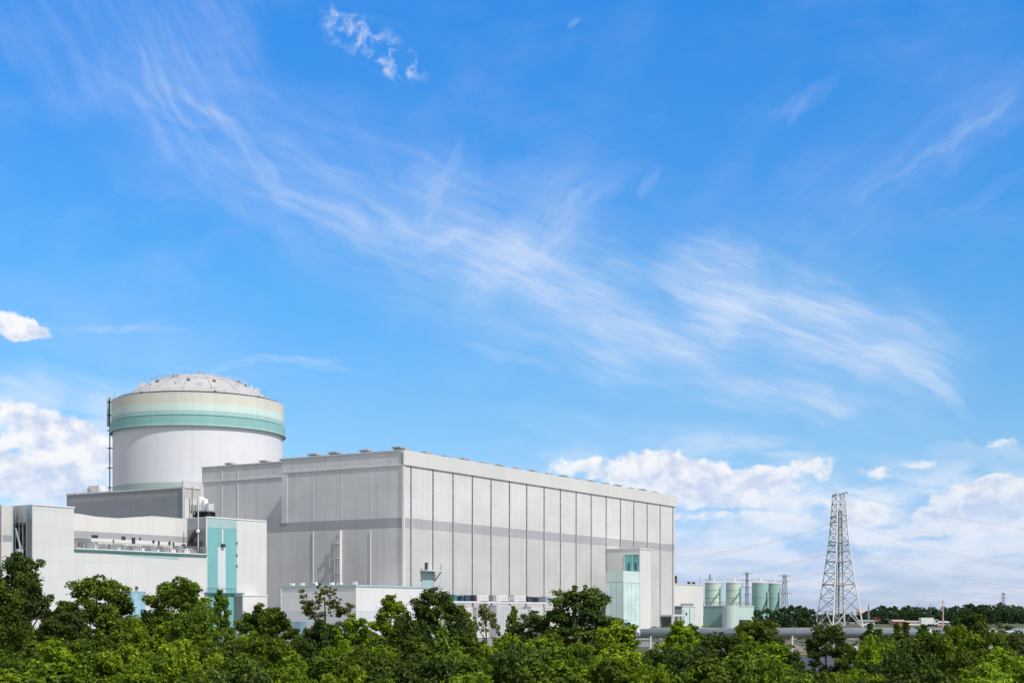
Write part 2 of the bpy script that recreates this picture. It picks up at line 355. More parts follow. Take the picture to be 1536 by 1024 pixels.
lowgrey = g.mr(el, 0., 2.6, .35, 1., 'LINEAR')
ccol = g.mix(g.m('MULTIPLY', lit, lowgrey), (6.0,6.8,8.7), (9.7,9.7,9.8))
# streaky bank near the horizon
bank = g.m('MULTIPLY', g.mr(g.noise(g.mapping(P, sc=(.35,2.4,1)), 1.4, 6, .55, .2), .40, .68), g.mr(el, 0.1, 2.5, .85, 0.))
s1 = g.mix(cir, base, (8.4,8.9,9.9))
s2 = g.mix(bank, s1, (7.4,7.9,9.2))
s3 = g.mix(g.m('MULTIPLY', ca, g.mr(el, .3, 2.3, .35, .96, 'LINEAR')), s2, ccol)
# added white veil, out of view overhead and behind, neutralises the blue fill light
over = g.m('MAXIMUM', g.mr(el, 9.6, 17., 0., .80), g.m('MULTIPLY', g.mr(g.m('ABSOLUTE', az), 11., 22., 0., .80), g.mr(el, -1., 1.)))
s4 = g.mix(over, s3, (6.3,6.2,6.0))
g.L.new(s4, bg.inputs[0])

# ------------------------------------------------------------------ ground
def ground_mat():
    m, g, b = newmat('ground grass')
    tc = g.n('ShaderNodeTexCoord').outputs['Object']
    a = g.noise(tc, .08, 8, .6); c = g.mix(g.mr(a, .35, .65), (.045,.075,.02), (.09,.10,.045))
    d = g.noise(tc, 3.0, 6, .7); c = g.mix(g.mr(d, .4, .7, 0, .6), c, (.12,.11,.07))
    g.L.new(c, b.inputs['Base Color']); b.inputs['Roughness'].default_value = .95
    g.L.new(g.n('ShaderNodeBump', {'Strength': .6, 'Distance': .1, 'Height': d}).outputs[0], b.inputs['Normal'])
    return m
def asphalt_mat(name, c0, c1):
    m, g, b = newmat(name)
    tc = g.n('ShaderNodeTexCoord').outputs['Object']
    a = g.noise(tc, .15, 8, .65); c = g.mix(g.mr(a, .35, .65), c0, c1)
    d = g.noise(tc, 14., 4, .7); c = g.mix(g.mr(d, .45, .7, 0, .4), c, (.12,.125,.13))
    g.L.new(c, b.inputs['Base Color']); b.inputs['Roughness'].default_value = .8
    return m
mb = MB(); mb.add([(-6000,-300,0),(6000,-300,0),(6000,9000,0),(-6000,9000,0)], [(0,1,2,3)])
mb.build('ground', ground_mat(), kind='structure')
mb = MB(); mb.add([(6,88,.004),(150,88,.004),(150,145,.004),(6,145,.004)], [(0,1,2,3)])
mb.build('road', asphalt_mat('asphalt', (.045,.052,.062), (.065,.072,.085)), kind='structure')
mb = MB(); mb.add([(-190,180,.004),(150,180,.004),(150,420,.004),(-190,420,.004)], [(0,1,2,3)])
mb.build('plant_yard', asphalt_mat('yard concrete', (.20,.20,.19), (.27,.27,.26)), kind='structure')
mb = MB()
for i in range(24): mb.box(6+i*6.02, 12+i*6.02, 145, 145.3, 0, .14)
mb.build('kerb', M['yellow'], kind='structure')

# ------------------------------------------------------------------ main hall
E1 = Vector((.519,.855,0)).normalized(); RZ = math.atan2(E1.y, E1.x)
HL = at(605, HY, 240); HL.z = 0
hall = empty('turbine_hall', HL, RZ, 'largest pale grey metal-clad hall with ribbed walls and a dark horizontal band', 'building')
def loc_on(o_loc, rz, px, py, off=0., axis='x'):
    """local coordinate along a building wall where the photo column px meets it"""
    ex = Vector((math.cos(rz), math.sin(rz), 0)); ey = Vector((-ex.y, ex.x, 0)); u = (px-CX)/F
    a, b = (ex, ey) if axis == 'x' else (ey, ex)
    p = o_loc + b*off
    t = (u*p.y - p.x)/(a.x - u*a.y)
    q = p + a*t
    return t, zat(py, q.y)
def hx(px, py=HY, off=0.): return loc_on(HL, RZ, px, py, off, 'x')
def hy(px, py=HY, off=0.): return loc_on(HL, RZ, px, py, off, 'y')
HT = 31.8; FZ = 29.35; LX = hx(1012)[0]; YB = hy(423)[0]; YR = hy(303, HY, 5.8)[0]
# walls as separate meshes: long face, end face, recessed end face, lower end extension
MB().box(0, LX, 0, .4, 0, FZ).build('long_wall', M['hall'], hall)
MB().box(0, .4, .4, YB, 0, HT).build('end_wall', M['hall_left'], hall)
MB().box(0, .4, YB, YR+12, 0, 20.35).build('lower_end_wall', M['hall_left'], hall)
MB().box(5.8, 6.2, YB, YR, 20.35, HT+.35).box(6.2, 40, YR-.4, YR, 0, HT+.35).build('recessed_wall', M['hall_left'], hall)
MB().box(.4, 5.8, YB, YR+12, 20.0, 20.3).build('ledge_roof', M['roof'], hall)
MB().box(LX-.4, LX, .4, YR-.4, 0, FZ).box(.4, LX-.4, YR-.4, YR-.1, 0, FZ-.1).each('rear_wall', M['hall_left'], hall)
MB().box(.4, 5.8, YB-.4, YB-.05, 20.3, HT-.3).build('return_wall', M['hall_left'], hall)
MB().box(.4, LX-.4, .4, YB-.4, HT-.9, HT-.35).box(6.2, LX-.4, YB-.4, YR-.4, HT-.9, HT-.3).build('roof', M['roof'], hall)
MB().box(-.22, LX+.3, -.3, .0, FZ, HT+.05).build('fascia', M['fascia'], hall)
mb = MB().box(-.16, 0, 0, YB, FZ-.12, FZ+.12).box(-.2, 0, -.02, YB, HT-.1, HT+.12).box(5.64, 5.8, YB, YR, FZ-.1, FZ+.15).box(5.6, 5.8, YB, YR, HT+.25, HT+.45)
mb.each('parapet_trim', M['trim'], hall)
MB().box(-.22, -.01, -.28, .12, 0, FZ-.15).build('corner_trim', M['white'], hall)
MB().box(-.12, -.01, YB-1.3, YB-.02, 20.35, FZ-.15).build('lit_corner_strip', M['trim'], hall)  # pale strip painted in place of the sunlit chamfer of this corner
joints = [617,650,680,709,737,764.5,790.5,816.5,841,864.5,887,909.5,931,951,971,990.5,1009.5]
for i, px in enumerate(joints):
    t, _ = hx(px)
    MB().box(t, t+.16, -.07, 0, 0 if i > 2 else 5.5, FZ-.05).build('pilaster', M['trim'], hall)
    mb = MB(); z = 0 if i > 2 else 5.5
    rr = random.Random(i)
    mb.box(t-.30, t-.02, -.05, 0, z, FZ-.1)
    mb.build('expansion_joint', M['joint'], hall)
for px in (470,):
    t, zt = hy(px, 797); MB().box(-.16, 0, t-.09, t+.09, 1, zt).build('downpipe', M['trim'], hall)
t, zt = hy(556, 795); MB().box(-.16, 0, t-.09, t+.09, 1, zt).build('downpipe', M['trim'], hall)
for px in (470, 512, 556):
    t, _ = hy(px); MB().box(-.04, 0, t-.05, t+.05, 20.5, HT-.2).build('seam_strip', M['trim'], hall)
for px in (333, 357):
    t, _ = hy(px, HY, 5.8); MB().box(5.7, 5.8, t-.06, t+.06, 20.4, HT).build('seam_strip', M['trim'], hall)
# caged ladder with duct on the end wall
t, zt = hy(511, 795)
ld = MB().box(-.5, -.02, t-.3, t+.0, 4, zt).build('riser_duct', M['white'], hall)
t2, z2 = hy(507, 808)
mb = MB()
for dy in (-.28, .28): mb.tube([(-.55, t2+dy, 4), (-.55, t2+dy, z2)], .05, 6)
z = 4.
while z < z2: mb.box(-.6, -.5, t2-.3, t2+.3, z, z+.08); z += .45
mb.build('ladder', M['galv'], hall)
mb = MB(); z = 6
while z < z2: mb.box(-.95, -.25, t2-.45, t2+.45, z, z+.10); z += 2.6
mb.box(-.97,-.93,t2-.03,t2+.03,6,z2-.1)
mb.build('ladder_cage', M['trim'], hall)
# bracket balcony on the long wall
a, za = hx(630, 853); b_, zb = hx(652, 868)
MB().box(a, b_, -1.5, -.05, za-.35, za-.1).build('balcony_deck', M['trim'], hall)
MB().box(a+.5, b_-.6, -.12, 0, zb-2., za-.5).build('hatch', M['teal_light'], hall)
mb = MB()
for xx in (a+.1, b_-.1): mb.bar((xx,-.1,zb-.3), (xx,-1.4,za-.4), .16); mb.box(xx-.06,xx+.06,-1.5,-1.38,za-.1,za+.9)
mb.each('bracket', M['grey'], hall)
MB().box(a+.1, a+.6, -1.3, -.9, za-.1, za+1.1).build('floodlight', M['dark'], hall)
# roof ventilators
def vent(x, y, z, w, d):
    v = MB().box(x-w*.38, x+w*.38, y-d*.38, y+d*.38, z-.9, z+.35).build('roof_vent', M['grey'], hall)
    MB().box(x-w*.5, x+w*.5, y-d*.5, y+d*.5, z+.36, z+.62).build('vent_cap', M['roof'], v)
for px in (460, 491, 538):
    t, _ = hy(px); vent(2.2, t, HT+.2, 1.8, 1.9)
t, _ = hy(590); vent(1.6, t, HT+.2, 1.8, 1.7)
for px in (333, 385, 416):
    t, _ = hy(px, HY, 5.8); vent(8.2, t, HT+.5, 1.8, 1.6)
for i in range(17):
    x = 3.6 + i*6.15; vent(x, 2.2, HT+.02+.12*(i % 2), 1.9, 1.4)
    if i % 2: vent(x+2.6, 3.2, HT+.0, 1.2, 1.2)
# gate at the far end of the long wall
a, zt = hx(992, 921); b_, _ = hx(1008, 921)
MB().box(a, b_, -.10, 0, 0, zt-.6).build('gate', M['glass_dark'], hall)
MB().box(a-.8, b_+.3, -3.2, 0, zt-.4, zt).build('canopy', M['trim'], hall)
mb = MB()
for xx in (a-.6, (a+b_)/2, b_): mb.box(xx-.12, xx+.12, -3.1, -2.86, 0, zt-.4)
mb.each('canopy_post', M['white'], hall)
mb = MB(); mb.box(a-.8, b_+.3, -3.2, -3.14, zt+.9, zt+.97)
for k in range(8): xx = a-.8+(b_-a+1.1)*k/7; mb.box(xx-.04, xx+.04, -3.2, -3.14, zt, zt+.9)
mb.build('canopy_rail', M['grey'], hall)

# ------------------------------------------------------------------ lift tower and glass porch on the long wall
TW = 8.0
a, _ = hx(960, HY, -TW)
TL = HL + Vector((math.cos(RZ), math.sin(RZ),0))*a + Vector((math.sin(RZ), -math.cos(RZ),0))*TW
TL.z = 0
tower = empty('stair_tower', TL, RZ, 'pale grey stair tower with a rounded corner standing against the long ribbed wall', 'tower')
def tx(px, py=HY, off=0.): return loc_on(TL, RZ, px, py, off, 'x')
def ty(px, py=HY, off=0.): return loc_on(TL, RZ, px, py, off, 'y')
w_, _ = tx(981); d_, _ = ty(932); _, ztop = tx(960, 821.5)
d_ = min(d_, TW-.4)
rc = 1.8; poly = [(0,0),(w_-rc,0)]+[(w_-rc+rc*math.sin(a_), rc-rc*math.cos(a_)) for a_ in [R(15*k) for k in range(1,7)]]+[(w_,TW-.05),(.05,TW-.05)]
MB().prism([(0,.0)]+poly[1:-1]+[(0,TW-.05)], 0, ztop).build('tower_wall', M['white_bld'], tower)
y0, zw1 = ty(937, 831); y1, zw0 = ty(960, 857)
fr = MB().box(-.07, 0, .15, y0, zw0, zw1).build('window', M['glass'], tower)
mb = MB()
for k in (0, .48, 1): yy = .15+(y0-.15)*k; mb.box(-.13, -.07, yy-.05, yy+.05, zw0, zw1)
mb.box(-.13, -.07, .15, y0, zw1-.12, zw1); mb.build('window_frame', M['trim'], fr)
mb = MB()
for k in (.25, .7): yy = .15+(y0-.15)*k; mb.box(-.14, -.07, yy-.14, yy+.14, zw0+.3, zw0+1.9)
mb.build('window_pane', M['glass_dark'], fr)
MB().box(-.08, w_-.6, -.12, 0, ztop-.25, ztop+.06).box(-.12, -.0, 0, TW-.1, ztop-.25, ztop+.06).build('coping', M['trim'], tower)
sx, zz = tx(971, 840); _, zz2 = tx(971, 857); MB().box(sx-.12, sx+.12, -.05, 0, zz2, zz).build('slot_window', M['glass_mint'], tower)
# glass porch in front of the tower's end face
_, zg = tx(960, 857)
y_p, _ = ty(909); xp = -loc_on(TL, RZ, 935, HY, 0, 'x')[0]
porch = empty('glass_porch', TL + Vector((math.cos(RZ), math.sin(RZ),0))*(-xp), RZ, 'mint glazed block adjoining the left side of the pale stair tower', 'building')
yq = loc_on(TL + Vector((math.cos(RZ), math.sin(RZ),0))*(-xp), RZ, 909, HY, 0, 'y')[0]
yq = min(yq, TW-.1)
MB().box(0, xp-.15, .02, yq, 0, zg-2.35).build('glazing', M['glass_mint'], porch)
MB().box(-.03, xp-.15, 0, yq, zg-2.3, zg).build('parapet', M['mint_light'], porch)
mb = MB().box(-.06, xp-.15, -.04, .02, zg-2.38, zg-2.28)
for k in range(5): xx = (xp-.2)*k/4; mb.box(xx-.03, xx+.05, -.03, .02, 0, zg-2.4)
for k in range(4): yy = yq*k/3; mb.box(-.05, 0, yy-.05, yy+.05, 0, zg-2.4)
for zz in (3., 6.2): mb.box(0, xp-.15, -.02, .02, zz, zz+.05)
mb.build('mullion', M['white_stripe'], porch)
MB().box(2.4, 3.3, -.05, .02, 0, 2.3).build('door', M['teal_light'], porch)

# ------------------------------------------------------------------ annex at the near corner of the hall
AL = at(534, HY, 215); AL.z = 0; AZ = 8.55
annex = empty('annex', AL, RZ, 'low flat-roofed white and blue-grey annex in front of the near corner of the big hall', 'building')
ya = loc_on(AL, RZ, 423, HY, 0, 'y')[0]
dx = (HL-AL).dot(E1); E2 = Vector((-E1.y, E1.x, 0)); dy = (HL-AL).dot(E2)
AX1 = loc_on(AL, RZ, 668, HY, 0, 'x')[0]
MB().box(0, AX1, 0, dy-.3, 0, AZ).box(0, dx-.25, dy-.3, ya, 0, AZ).build('wall', M['annex'], annex)
MB().box(-.15, dx-.25, -.12, 0, AZ-.22, AZ+.08).box(-.15, 0, 0, ya+.1, AZ-.22, AZ+.08).build('roof_edge', M['teal_light'], annex)
mb = MB(); rr = random.Random(3)
for k in range(9):
    yy = rr.uniform(1, ya-1); mb.box(1, 1.5, yy-.3, yy+.3, AZ+.0, AZ+rr.uniform(.3,.6))
mb.each('roof_unit', M['white'], annex)
mb = MB()
for yy in (.3, 2.4, 6., 9.): mb.tube([(.4,yy,AZ),(.4,yy,AZ+1.3)], .04, 5)
for xx in (3., 9, 12.): mb.tube([(xx,.3,AZ),(xx,.3,AZ+1.2)], .04, 5)
mb.each('lightning_rod', M['grey'], annex)
MB().box(-.05, 0, ya-5, ya-2, 0, 3.).build('shutter_door', M['glass_blue'], annex)
MB().box(5, 8.6, -.05, 0, 4.2, 5.4).each('sign_panel', M['white_stripe'], annex)
MB().tube([(-.15, ya+.05, 0), (-.15, ya+.05, AZ-.4)], .1, 6).build('downpipe', M['trim'], annex)
# lean-to yard wall left of annex
q = at(400, HY, 224); q.z = 0
yard = MB().box(0,.4,0,4.6,0,5.0).build('wall', M['grey_wall'], None, loc=(q.x,q.y,0), rz=RZ, label='low grey yard wall between the white service building and the annex', cat='wall')
yard.name = 'yard_wall'

# ------------------------------------------------------------------ auxiliary building
XL = at(277, HY, 267); XL.z = 0
aux = empty('auxiliary_building', XL, RZ, 'dark grey clad block with a flat roof in front of the round reactor building', 'building')
yx = loc_on(XL, RZ, 100, HY, 0, 'y')[0]
MB().box(0, 60, .3, yx, 0, 28).build('wall', M['aux'], aux)
MB().box(.02, 4.3, 0, .29, 0, 28).build('end_wall', M['aux_end'], aux)
MB().box(-.15, 0, .0, yx+.1, 27.85, 28.15).box(-.12, .0, -.12, .12, 0, 27.8).box(-.15, 4.3, -.15, 0, 27.85, 28.15).build('roof_edge', M['trim'], aux)
mb = MB()
for px, w, h in ((140, 3.2, 1.7), (133, 1.2, 1.2)):
    t, _ = loc_on(XL, RZ, px, HY, 2, 'y'); mb.box(2, 4, t-w/2, t+w/2, 28, 28+h)
mb.each('roof_unit', M['white'], aux)
mb = MB()
for px in (112, 126, 150, 178, 187, 210): t, _ = loc_on(XL, RZ, px, HY, 1, 'y'); mb.tube([(1,t,28),(1,t,28+.9)], .05, 5)
mb.each('roof_post', M['grey'], aux)

# equipment platform bolted in the nook between auxiliary block and hall
q = at(292, 768, 258)
plat = empty('equipment_platform', q, RZ, 'bracketed steel platform with white tanks in the nook above the white service building', 'platform')
MB().box(-.6, 2.2, -3.6, .8, 0, .25).build('deck', M['grey'], plat)
mb = MB()
for yy in (-3.4, -1.6, .4):
    mb.bar((-.4,yy,0), (1.8,yy,-1.7), .22); mb.box(-.1,.1,yy-.1,yy+.1,-1.6,0)
mb.box(.3, 2.2, -3.0, .3, -1.6, -.05)
mb.each('bracket', M['dark'], plat)
mb = MB()
for x_, y_, r_, h_ in ((.6,-1.0,.75,2.4),(.6,-2.0,.55,2.0)): mb.lathe([(0,.25+h_+.2),(r_*.7,.25+h_+.15),(r_,.25+h_-.2),(r_,.25)], 20, (x_,y_))
mb.each('tank', M['white'], plat, True)
MB().box(0, 1.4, -3.4, -2.7, .25, 1.5).box(-.2, .6, .1, .7, .25, 1.3).each('cabinet', M['trim'], plat)
mb = MB()
for k in range(9): yy = -3.6+4.4*k/8; mb.box(-.6,-.54,yy-.03,yy+.03,.25,1.25)
mb.box(-.6,-.54,-3.6,.8,1.2,1.27).box(-.6,-.54,-3.6,.8,.75,.8)
mb.build('railing', M['galv'], plat)
mb = MB().tube([(-.7,-.1,-4.4),(-.7,-.1,4.6)], .13, 8).tube([(-.7,.55,-2),(-.7,.55,2.6)], .11, 8)
mb.each('vent_pipe', M['grey'], plat)

# ------------------------------------------------------------------ containment
RC = at(298, HY, 330); RC.z = 0; RR = 19.6
cont = empty('reactor_building', RC, 0, 'round white reactor building with beige, mint and teal painted rings and a shallow dome', 'building')
MB().lathe([(RR-.35,0),(RR-.35,45.5)], 160).build('drum', M['drum'], cont, smooth=True)
o = MB().lathe([(RR-.35,47.9),(RR-.05,47.75),(RR-.05,52.7),(RR-.6,52.75),(RR-.6,52.0)], 160).build('upper_ring', M['ring_top'], cont)
MB().lathe([(RR-.4,45.4),(RR+.25,45.55),(RR+.25,47.55),(RR-.3,47.62)], 160).build('lower_ring', M['ring_low'], cont)
MB().lathe([(RR+.25,45.40),(RR+.42,45.40),(RR+.42,45.72),(RR+.24,45.72)], 160).build('ring_flange', M['ring_top'], cont)
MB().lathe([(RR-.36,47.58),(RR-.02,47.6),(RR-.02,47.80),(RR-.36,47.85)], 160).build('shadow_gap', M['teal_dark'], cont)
sph = 25.6; zc = 59.6-sph
pr = [(0.01, zc+sph)]+[(sph*math.sin(a_), zc+sph*math.cos(a_)) for a_ in np.linspace(.04, .80, 22)]
MB().lathe(list(reversed(pr)), 128).build('dome', M['dome'], cont, smooth=True)
mb = MB(); mb.lathe([(RR-.7,52.0),(RR-1.2,52.0),(RR-1.2,53.05),(RR-.7,53.05)], 128); mb.build('gutter', M['grey'], cont)
def dome_pt(r, az_): return (r*math.cos(az_), r*math.sin(az_), zc+math.sqrt(sph*sph-r*r))
rr = random.Random(11)
for ring_r, n_ in ((17.3, 46), (11.0, 36)):
    mb = MB()
    for k in range(n_):
        a_ = 2*math.pi*k/n_; p = dome_pt(ring_r, a_); mb.tube([p, (p[0],p[1],p[2]+1.0)], .06, 5)
        p2 = dome_pt(ring_r, a_+2*math.pi/n_); mb.bar((p[0],p[1],p[2]+.95), (p2[0],p2[1],p2[2]+.95), .07); mb.bar((p[0],p[1],p[2]+.5), (p2[0],p2[1],p2[2]+.5), .06)
    mb.build('dome_railing', M['galv'], cont)
mb = MB()
for k in range(48):
    a_ = 2*math.pi*k/48 + rr.uniform(-.04,.04)
    if rr.random() < .30: continue
    r_ = rr.choice([13.2,13.6,14.4]); p = dome_pt(r_, a_); s_ = rr.uniform(.28,.55)
    mb.box(p[0]-s_, p[0]+s_, p[1]-s_, p[1]+s_, p[2]-.3, p[2]+rr.uniform(.4,.95))
for k in range(26):
    a_ = rr.uniform(0, 2*math.pi); p = dome_pt(rr.uniform(15.5,17), a_); s_ = rr.uniform(.15,.35); mb.box(p[0]-s_, p[0]+s_, p[1]-s_, p[1]+s_, p[2]-.3, p[2]+.5)
mb.each('spray_fitting', M['trim'], cont)
mb = MB()
for k in range(22):
    a_ = rr.uniform(0, 2*math.pi); p = dome_pt(rr.choice([9.5,12.4,16.8]), a_); s_ = rr.uniform(.12,.32); mb.box(p[0]-s_, p[0]+s_, p[1]-s_, p[1]+s_, p[2]-.3, p[2]+.32)
mb.each('anchor_box', M['rust'], cont)
mb = MB()
for k in range(16):
    a_ = 2*math.pi*k/16; pts = [tuple(np.array(dome_pt(r_, a_))+np.array((0,0,.05))) for r_ in np.linspace(1.5, 17.5, 8)]; mb.tube(pts, .05, 4)
mb.each('dome_seam', M['grey'], cont)
MB().tube([(0,0,59.4),(0,0,60.9)], .12, 6).lathe([(.5,59.4),(.5,60.0),(.01,60.1)], 10).build('beacon', M['grey'], cont)
mb = MB()
for k in range(26):
    a_ = 2*math.pi*k/26; mb.tube([((RR-.4)*math.cos(a_),(RR-.4)*math.sin(a_),52.6),((RR-.4)*math.cos(a_),(RR-.4)*math.sin(a_),53.6+(k%3==0)*1.1)], .045, 4)
mb.each('lightning_rod', M['grey'], cont)
# ladder shaft at the left side of the drum
dirl = Vector((-.977,-.215,0)).normalized()   # left as seen in the photo
al = math.atan2(dirl.y, dirl.x)+.05
px_, py_ = (RR+.25)*math.cos(al), (RR+.25)*math.sin(al); tl = Vector((-math.sin(al), math.cos(al),0))
mb = MB()
for s_ in (-.55,.55): mb.tube([(px_+tl.x*s_,py_+tl.y*s_,20),(px_+tl.x*s_,py_+tl.y*s_,53.6)], .13, 8)
mb.each('riser_pipe', M['dark'], cont)
mb = MB()
for k in range(38): z = 28+k*.66; mb.bar((px_-tl.x*.5,py_-tl.y*.5,z),(px_+tl.x*.5,py_+tl.y*.5,z), .10)
mb.tube([(px_+math.cos(al)*.4,py_+math.sin(al)*.4,47),(px_+math.cos(al)*.4,py_+math.sin(al)*.4,54.0)], .28, 8)
mb.build('ladder', M['galv'], cont)
mb = MB()
for z in (33,37.5,42,46,49.5,52.5): mb.box(px_-.5,px_+.7,py_-.5,py_+.5,z,z+.14)
mb.each('ladder_landing', M['dark'], cont)

# ------------------------------------------------------------------ service building in front left
SX = Vector((.6,.8,0)); SRZ = math.atan2(.8,.6)
SL = at(49, HY, 195.4); SL.z = 0; ST = 19.2
serv = empty('service_building', SL, SRZ, 'long low white panelled building with teal stripes and a railed roof terrace', 'building')
def sxp(px, py=HY, off=0.): return loc_on(SL, SRZ, px, py, off, 'x')
def syp(px, xoff, py=HY): return loc_on(SL, SRZ, px, py, xoff, 'y')
xa = sxp(111)[0]; xb = sxp(310)[0]; xc = sxp(399)[0]; TZ = 13.35
MB().box(0, xa, 0, 14, 0, ST).build('left_block', M['service'], serv)
MB().box(xa, xb, 0, 4.5, 0, TZ).build('front_wall', M['service'], serv)
# roofline of the setback wall rises and dips a little
xs = [xa, sxp(118,HY,4.5)[0], sxp(145,HY,4.5)[0], sxp(180,HY,4.5)[0], sxp(200,HY,4.5)[0], sxp(228,HY,4.5)[0], sxp(250,HY,4.5)[0], xb]
zs = [sxp(p, y_, 4.5)[1] for p, y_ in ((112,769.5),(118,770),(145,774.5),(180,777),(200,776),(228,773.5),(250,775),(281,778))]
vs = []; 
for x_, z_ in zip(xs, zs): vs += [(x_,4.5,TZ),(x_,4.5,z_),(x_,13,z_),(x_,13,TZ)]
fs = []
for i in range(len(xs)-1):
    a_ = i*4; b2 = a_+4; fs += [(a_,b2,b2+1,a_+1),(a_+1,b2+1,b2+2,a_+2),(a_+2,b2+2,b2+3,a_+3)]
mb = MB(); mb.add(vs, fs); mb.box(xa, xb, 4.52, 13, 0, TZ-.02)
mb.build('setback_wall', M['terrace_wall'], serv)
mb = MB(); mb.box(xb, xc, 0, 13, 0, ST); mb.build('right_block', M['service'], serv)
MB().box(xb-.05, xb, .15, 4.5, TZ, ST-.15).build('reveal_wall', M['reveal'], serv)
MB().box(xb-.1, xb, -.05, .14, 0, ST+.05).box(xc, xc+.1, -.06, .1, 0, ST).box(-.08, .0, -.08, .1, 0, ST+.05).box(-.05, xa+.1, -.1, 0, ST-.12, ST+.08).box(xb, xc+.05, -.1, 0, ST-.12, ST+.08).each('corner_trim', M['white'], serv)
MB().box(xa, xb-.1, -.25, 0, TZ-.28, TZ-.03).build('terrace_edge', M['teal_dark'], serv)
MB().box(xa, xb-.1, -.28, 4.45, TZ-.02, TZ+.12).build('terrace_slab', M['white'], serv)
x1 = sxp(275)[0]
mb = MB(); mb.add([(sxp(150)[0],-.03,TZ-.3),(x1,-.03,TZ-.3),(sxp(266)[0],-.03,TZ-.95),(sxp(200)[0],-.03,TZ-.7)], [(0,1,2,3)]); mb.build('teal_shading_wedge', M['teal_light'], serv)  # shading below the terrace edge, painted as a teal wedge
mb = MB(); n_ = 60
for k in range(n_+1): xx = xa+.1+(xb-xa-.3)*k/n_; mb.box(xx-.025, xx+.025, -.22, -.16, TZ+.12, TZ+1.15)
for zz in (.55,.85,1.1): mb.box(xa+.1, xb-.2, -.22, -.16, TZ+zz, TZ+zz+.05)
mb.build('railing', M['grey'], serv)
rr = random.Random(5)
mb = MB(); mbd = MB()
for k in range(44):
    xx = rr.uniform(xa+.5, xb-1.5); w_ = rr.uniform(.3,1.3); h_ = rr.uniform(.4,1.3)
    (mb if rr.random() < .4 else mbd).box(xx, xx+w_, rr.uniform(1,2), rr.uniform(2.2,3.2), TZ+.13, TZ+h_)
mb.each('terrace_unit', M['white'], serv); mbd.each('terrace_duct', M['grey'], serv)
mb = MB()
for px, py, w_, h_ in ((185,804,.7,.5),(200,806,.6,.9),(210,806,.3,.3),(238,811,.3,1.6),(254,812,.4,.5),(260,813,.3,.5),(142,802,1.1,.4),(170,809,.2,.5),(230,810,.4,.4),(275,816,.8,.6)):
    x_, z_ = sxp(px, py, 4.5); mb.box(x_-w_/2, x_+w_/2, 4.42, 4.5, z_-h_, z_)
mb.each('wall_opening', M['dark'], serv)
x0, z0 = sxp(112, 806, 4.4); x1, z1 = sxp(135, 822, 4.4)
mb = MB()
for k in range(18): xx = x0+(x1-x0)*k/17; mb.box(xx-.05,xx+.05,4.2,4.3,TZ,z0)
for k in range(7): zz = TZ+(z0-TZ)*k/6; mb.box(x0,x1,4.3,4.36,zz-.05,zz+.05)
mb.build('louvre_screen', M['grey'], serv)
# duct and mast in the reveal
mb = MB(); mb.tube([(xb-.6,3.4,TZ),(xb-.6,3.3,15.0),(xb-.6,2.6,16.2),(xb-.6,1.6,17.0)], .42, 10); mb.box(xb-.5,xb-.06,.9,3.6,TZ,15.4)
mb.build('exhaust_duct', M['dark'], serv)
MB().tube([(xb-1.2,-.05+.6,TZ),(xb-1.2,.55,21.2)], .08, 8).build('mast', M['trim'], serv)
x_, z_ = xb-1.3, 16.9
MB().lathe([(.01,z_-.3),(.2,z_-.25),(.3,z_),(.2,z_+.25),(.01,z_+.3)], 12, (x_,.5)).build('mast_lamp', M['white'], serv, smooth=True)
# teal stripes
_, zt0 = sxp(310, 777); _, zt1 = sxp(310, 790); _, zt2 = sxp(340, 889)
X = lambda p: sxp(p)[0]
MB().box(X(311.2), X(355), -.03, 0, zt1, ST-.15).build('pale_teal_panel', M['teal_light'], serv)
MB().box(X(311.2), X(326.5), -.034, 0, zt2, zt1-.02).box(X(338.5), X(355), -.034, 0, zt2, zt1-.02).each('teal_panel', M['teal'], serv)
MB().box(X(326.6), X(338.4), -.032, 0, zt2, zt1-.02).build('stripe_panel', M['white_stripe'], serv)
MB().box(X(326.6), X(338.4), -.04, -.033, zt1-3.0, zt1-.02).build('upper_teal_panel', M['teal'], serv)
MB().box(X(332), X(334), -.16, -.04, zt1-2.6, zt1-.2).build('slot_window', M['white'], serv)
MB().box(X(331), X(335), -.5, -.04, zt1-3.0, zt1-2.5).build('wall_lamp', M['dark'], serv)
mb = MB()
for py in (814, 832, 848): x_, z_ = sxp(354.5, py); mb.box(x_-.08, x_+.12, -.18, 0, z_-.22, z_+.12)
mb.each('pipe_clip', M['rust'], serv)
# lower storey
MB().box(X(311), X(324.5), -.04, 0, 0, zt2-.15).box(X(338), X(351), -.04, 0, 0, zt2-.15).each('lower_teal_panel', M['teal'], serv)
MB().box(X(324.6), X(337.8), -.04, 0, 0, zt2-.15).build('lower_window', M['glass_blue'], serv)
MB().box(X(306), X(364), -.5, -.05, zt2-.12, zt2+.05).build('cornice', M['teal_dark'], serv)
mb = MB()
for px in (309, 312,316,320,324.5,346,352): x_ = X(px); mb.box(x_-.03,x_+.03,-.45,-.4,zt2+.05,zt2+1.1)
mb.box(X(309),X(352),-.45,-.4,zt2+1.05,zt2+1.1); mb.build('cornice_rail', M['teal_light'], serv)
x0, z0 = sxp(193, 886); x1, _ = sxp(218, 886); MB().box(x0, x1, -.05, 0, 1.0, z0).build('ground_window', M['glass_blue'], serv)
x0, z0 = sxp(204, 881); MB().box(x0-.16, x0+.16, -.3, 0, z0-.25, z0+.2).build('wall_lamp', M['rust'], serv)
x0, z0 = sxp(312, 879); 
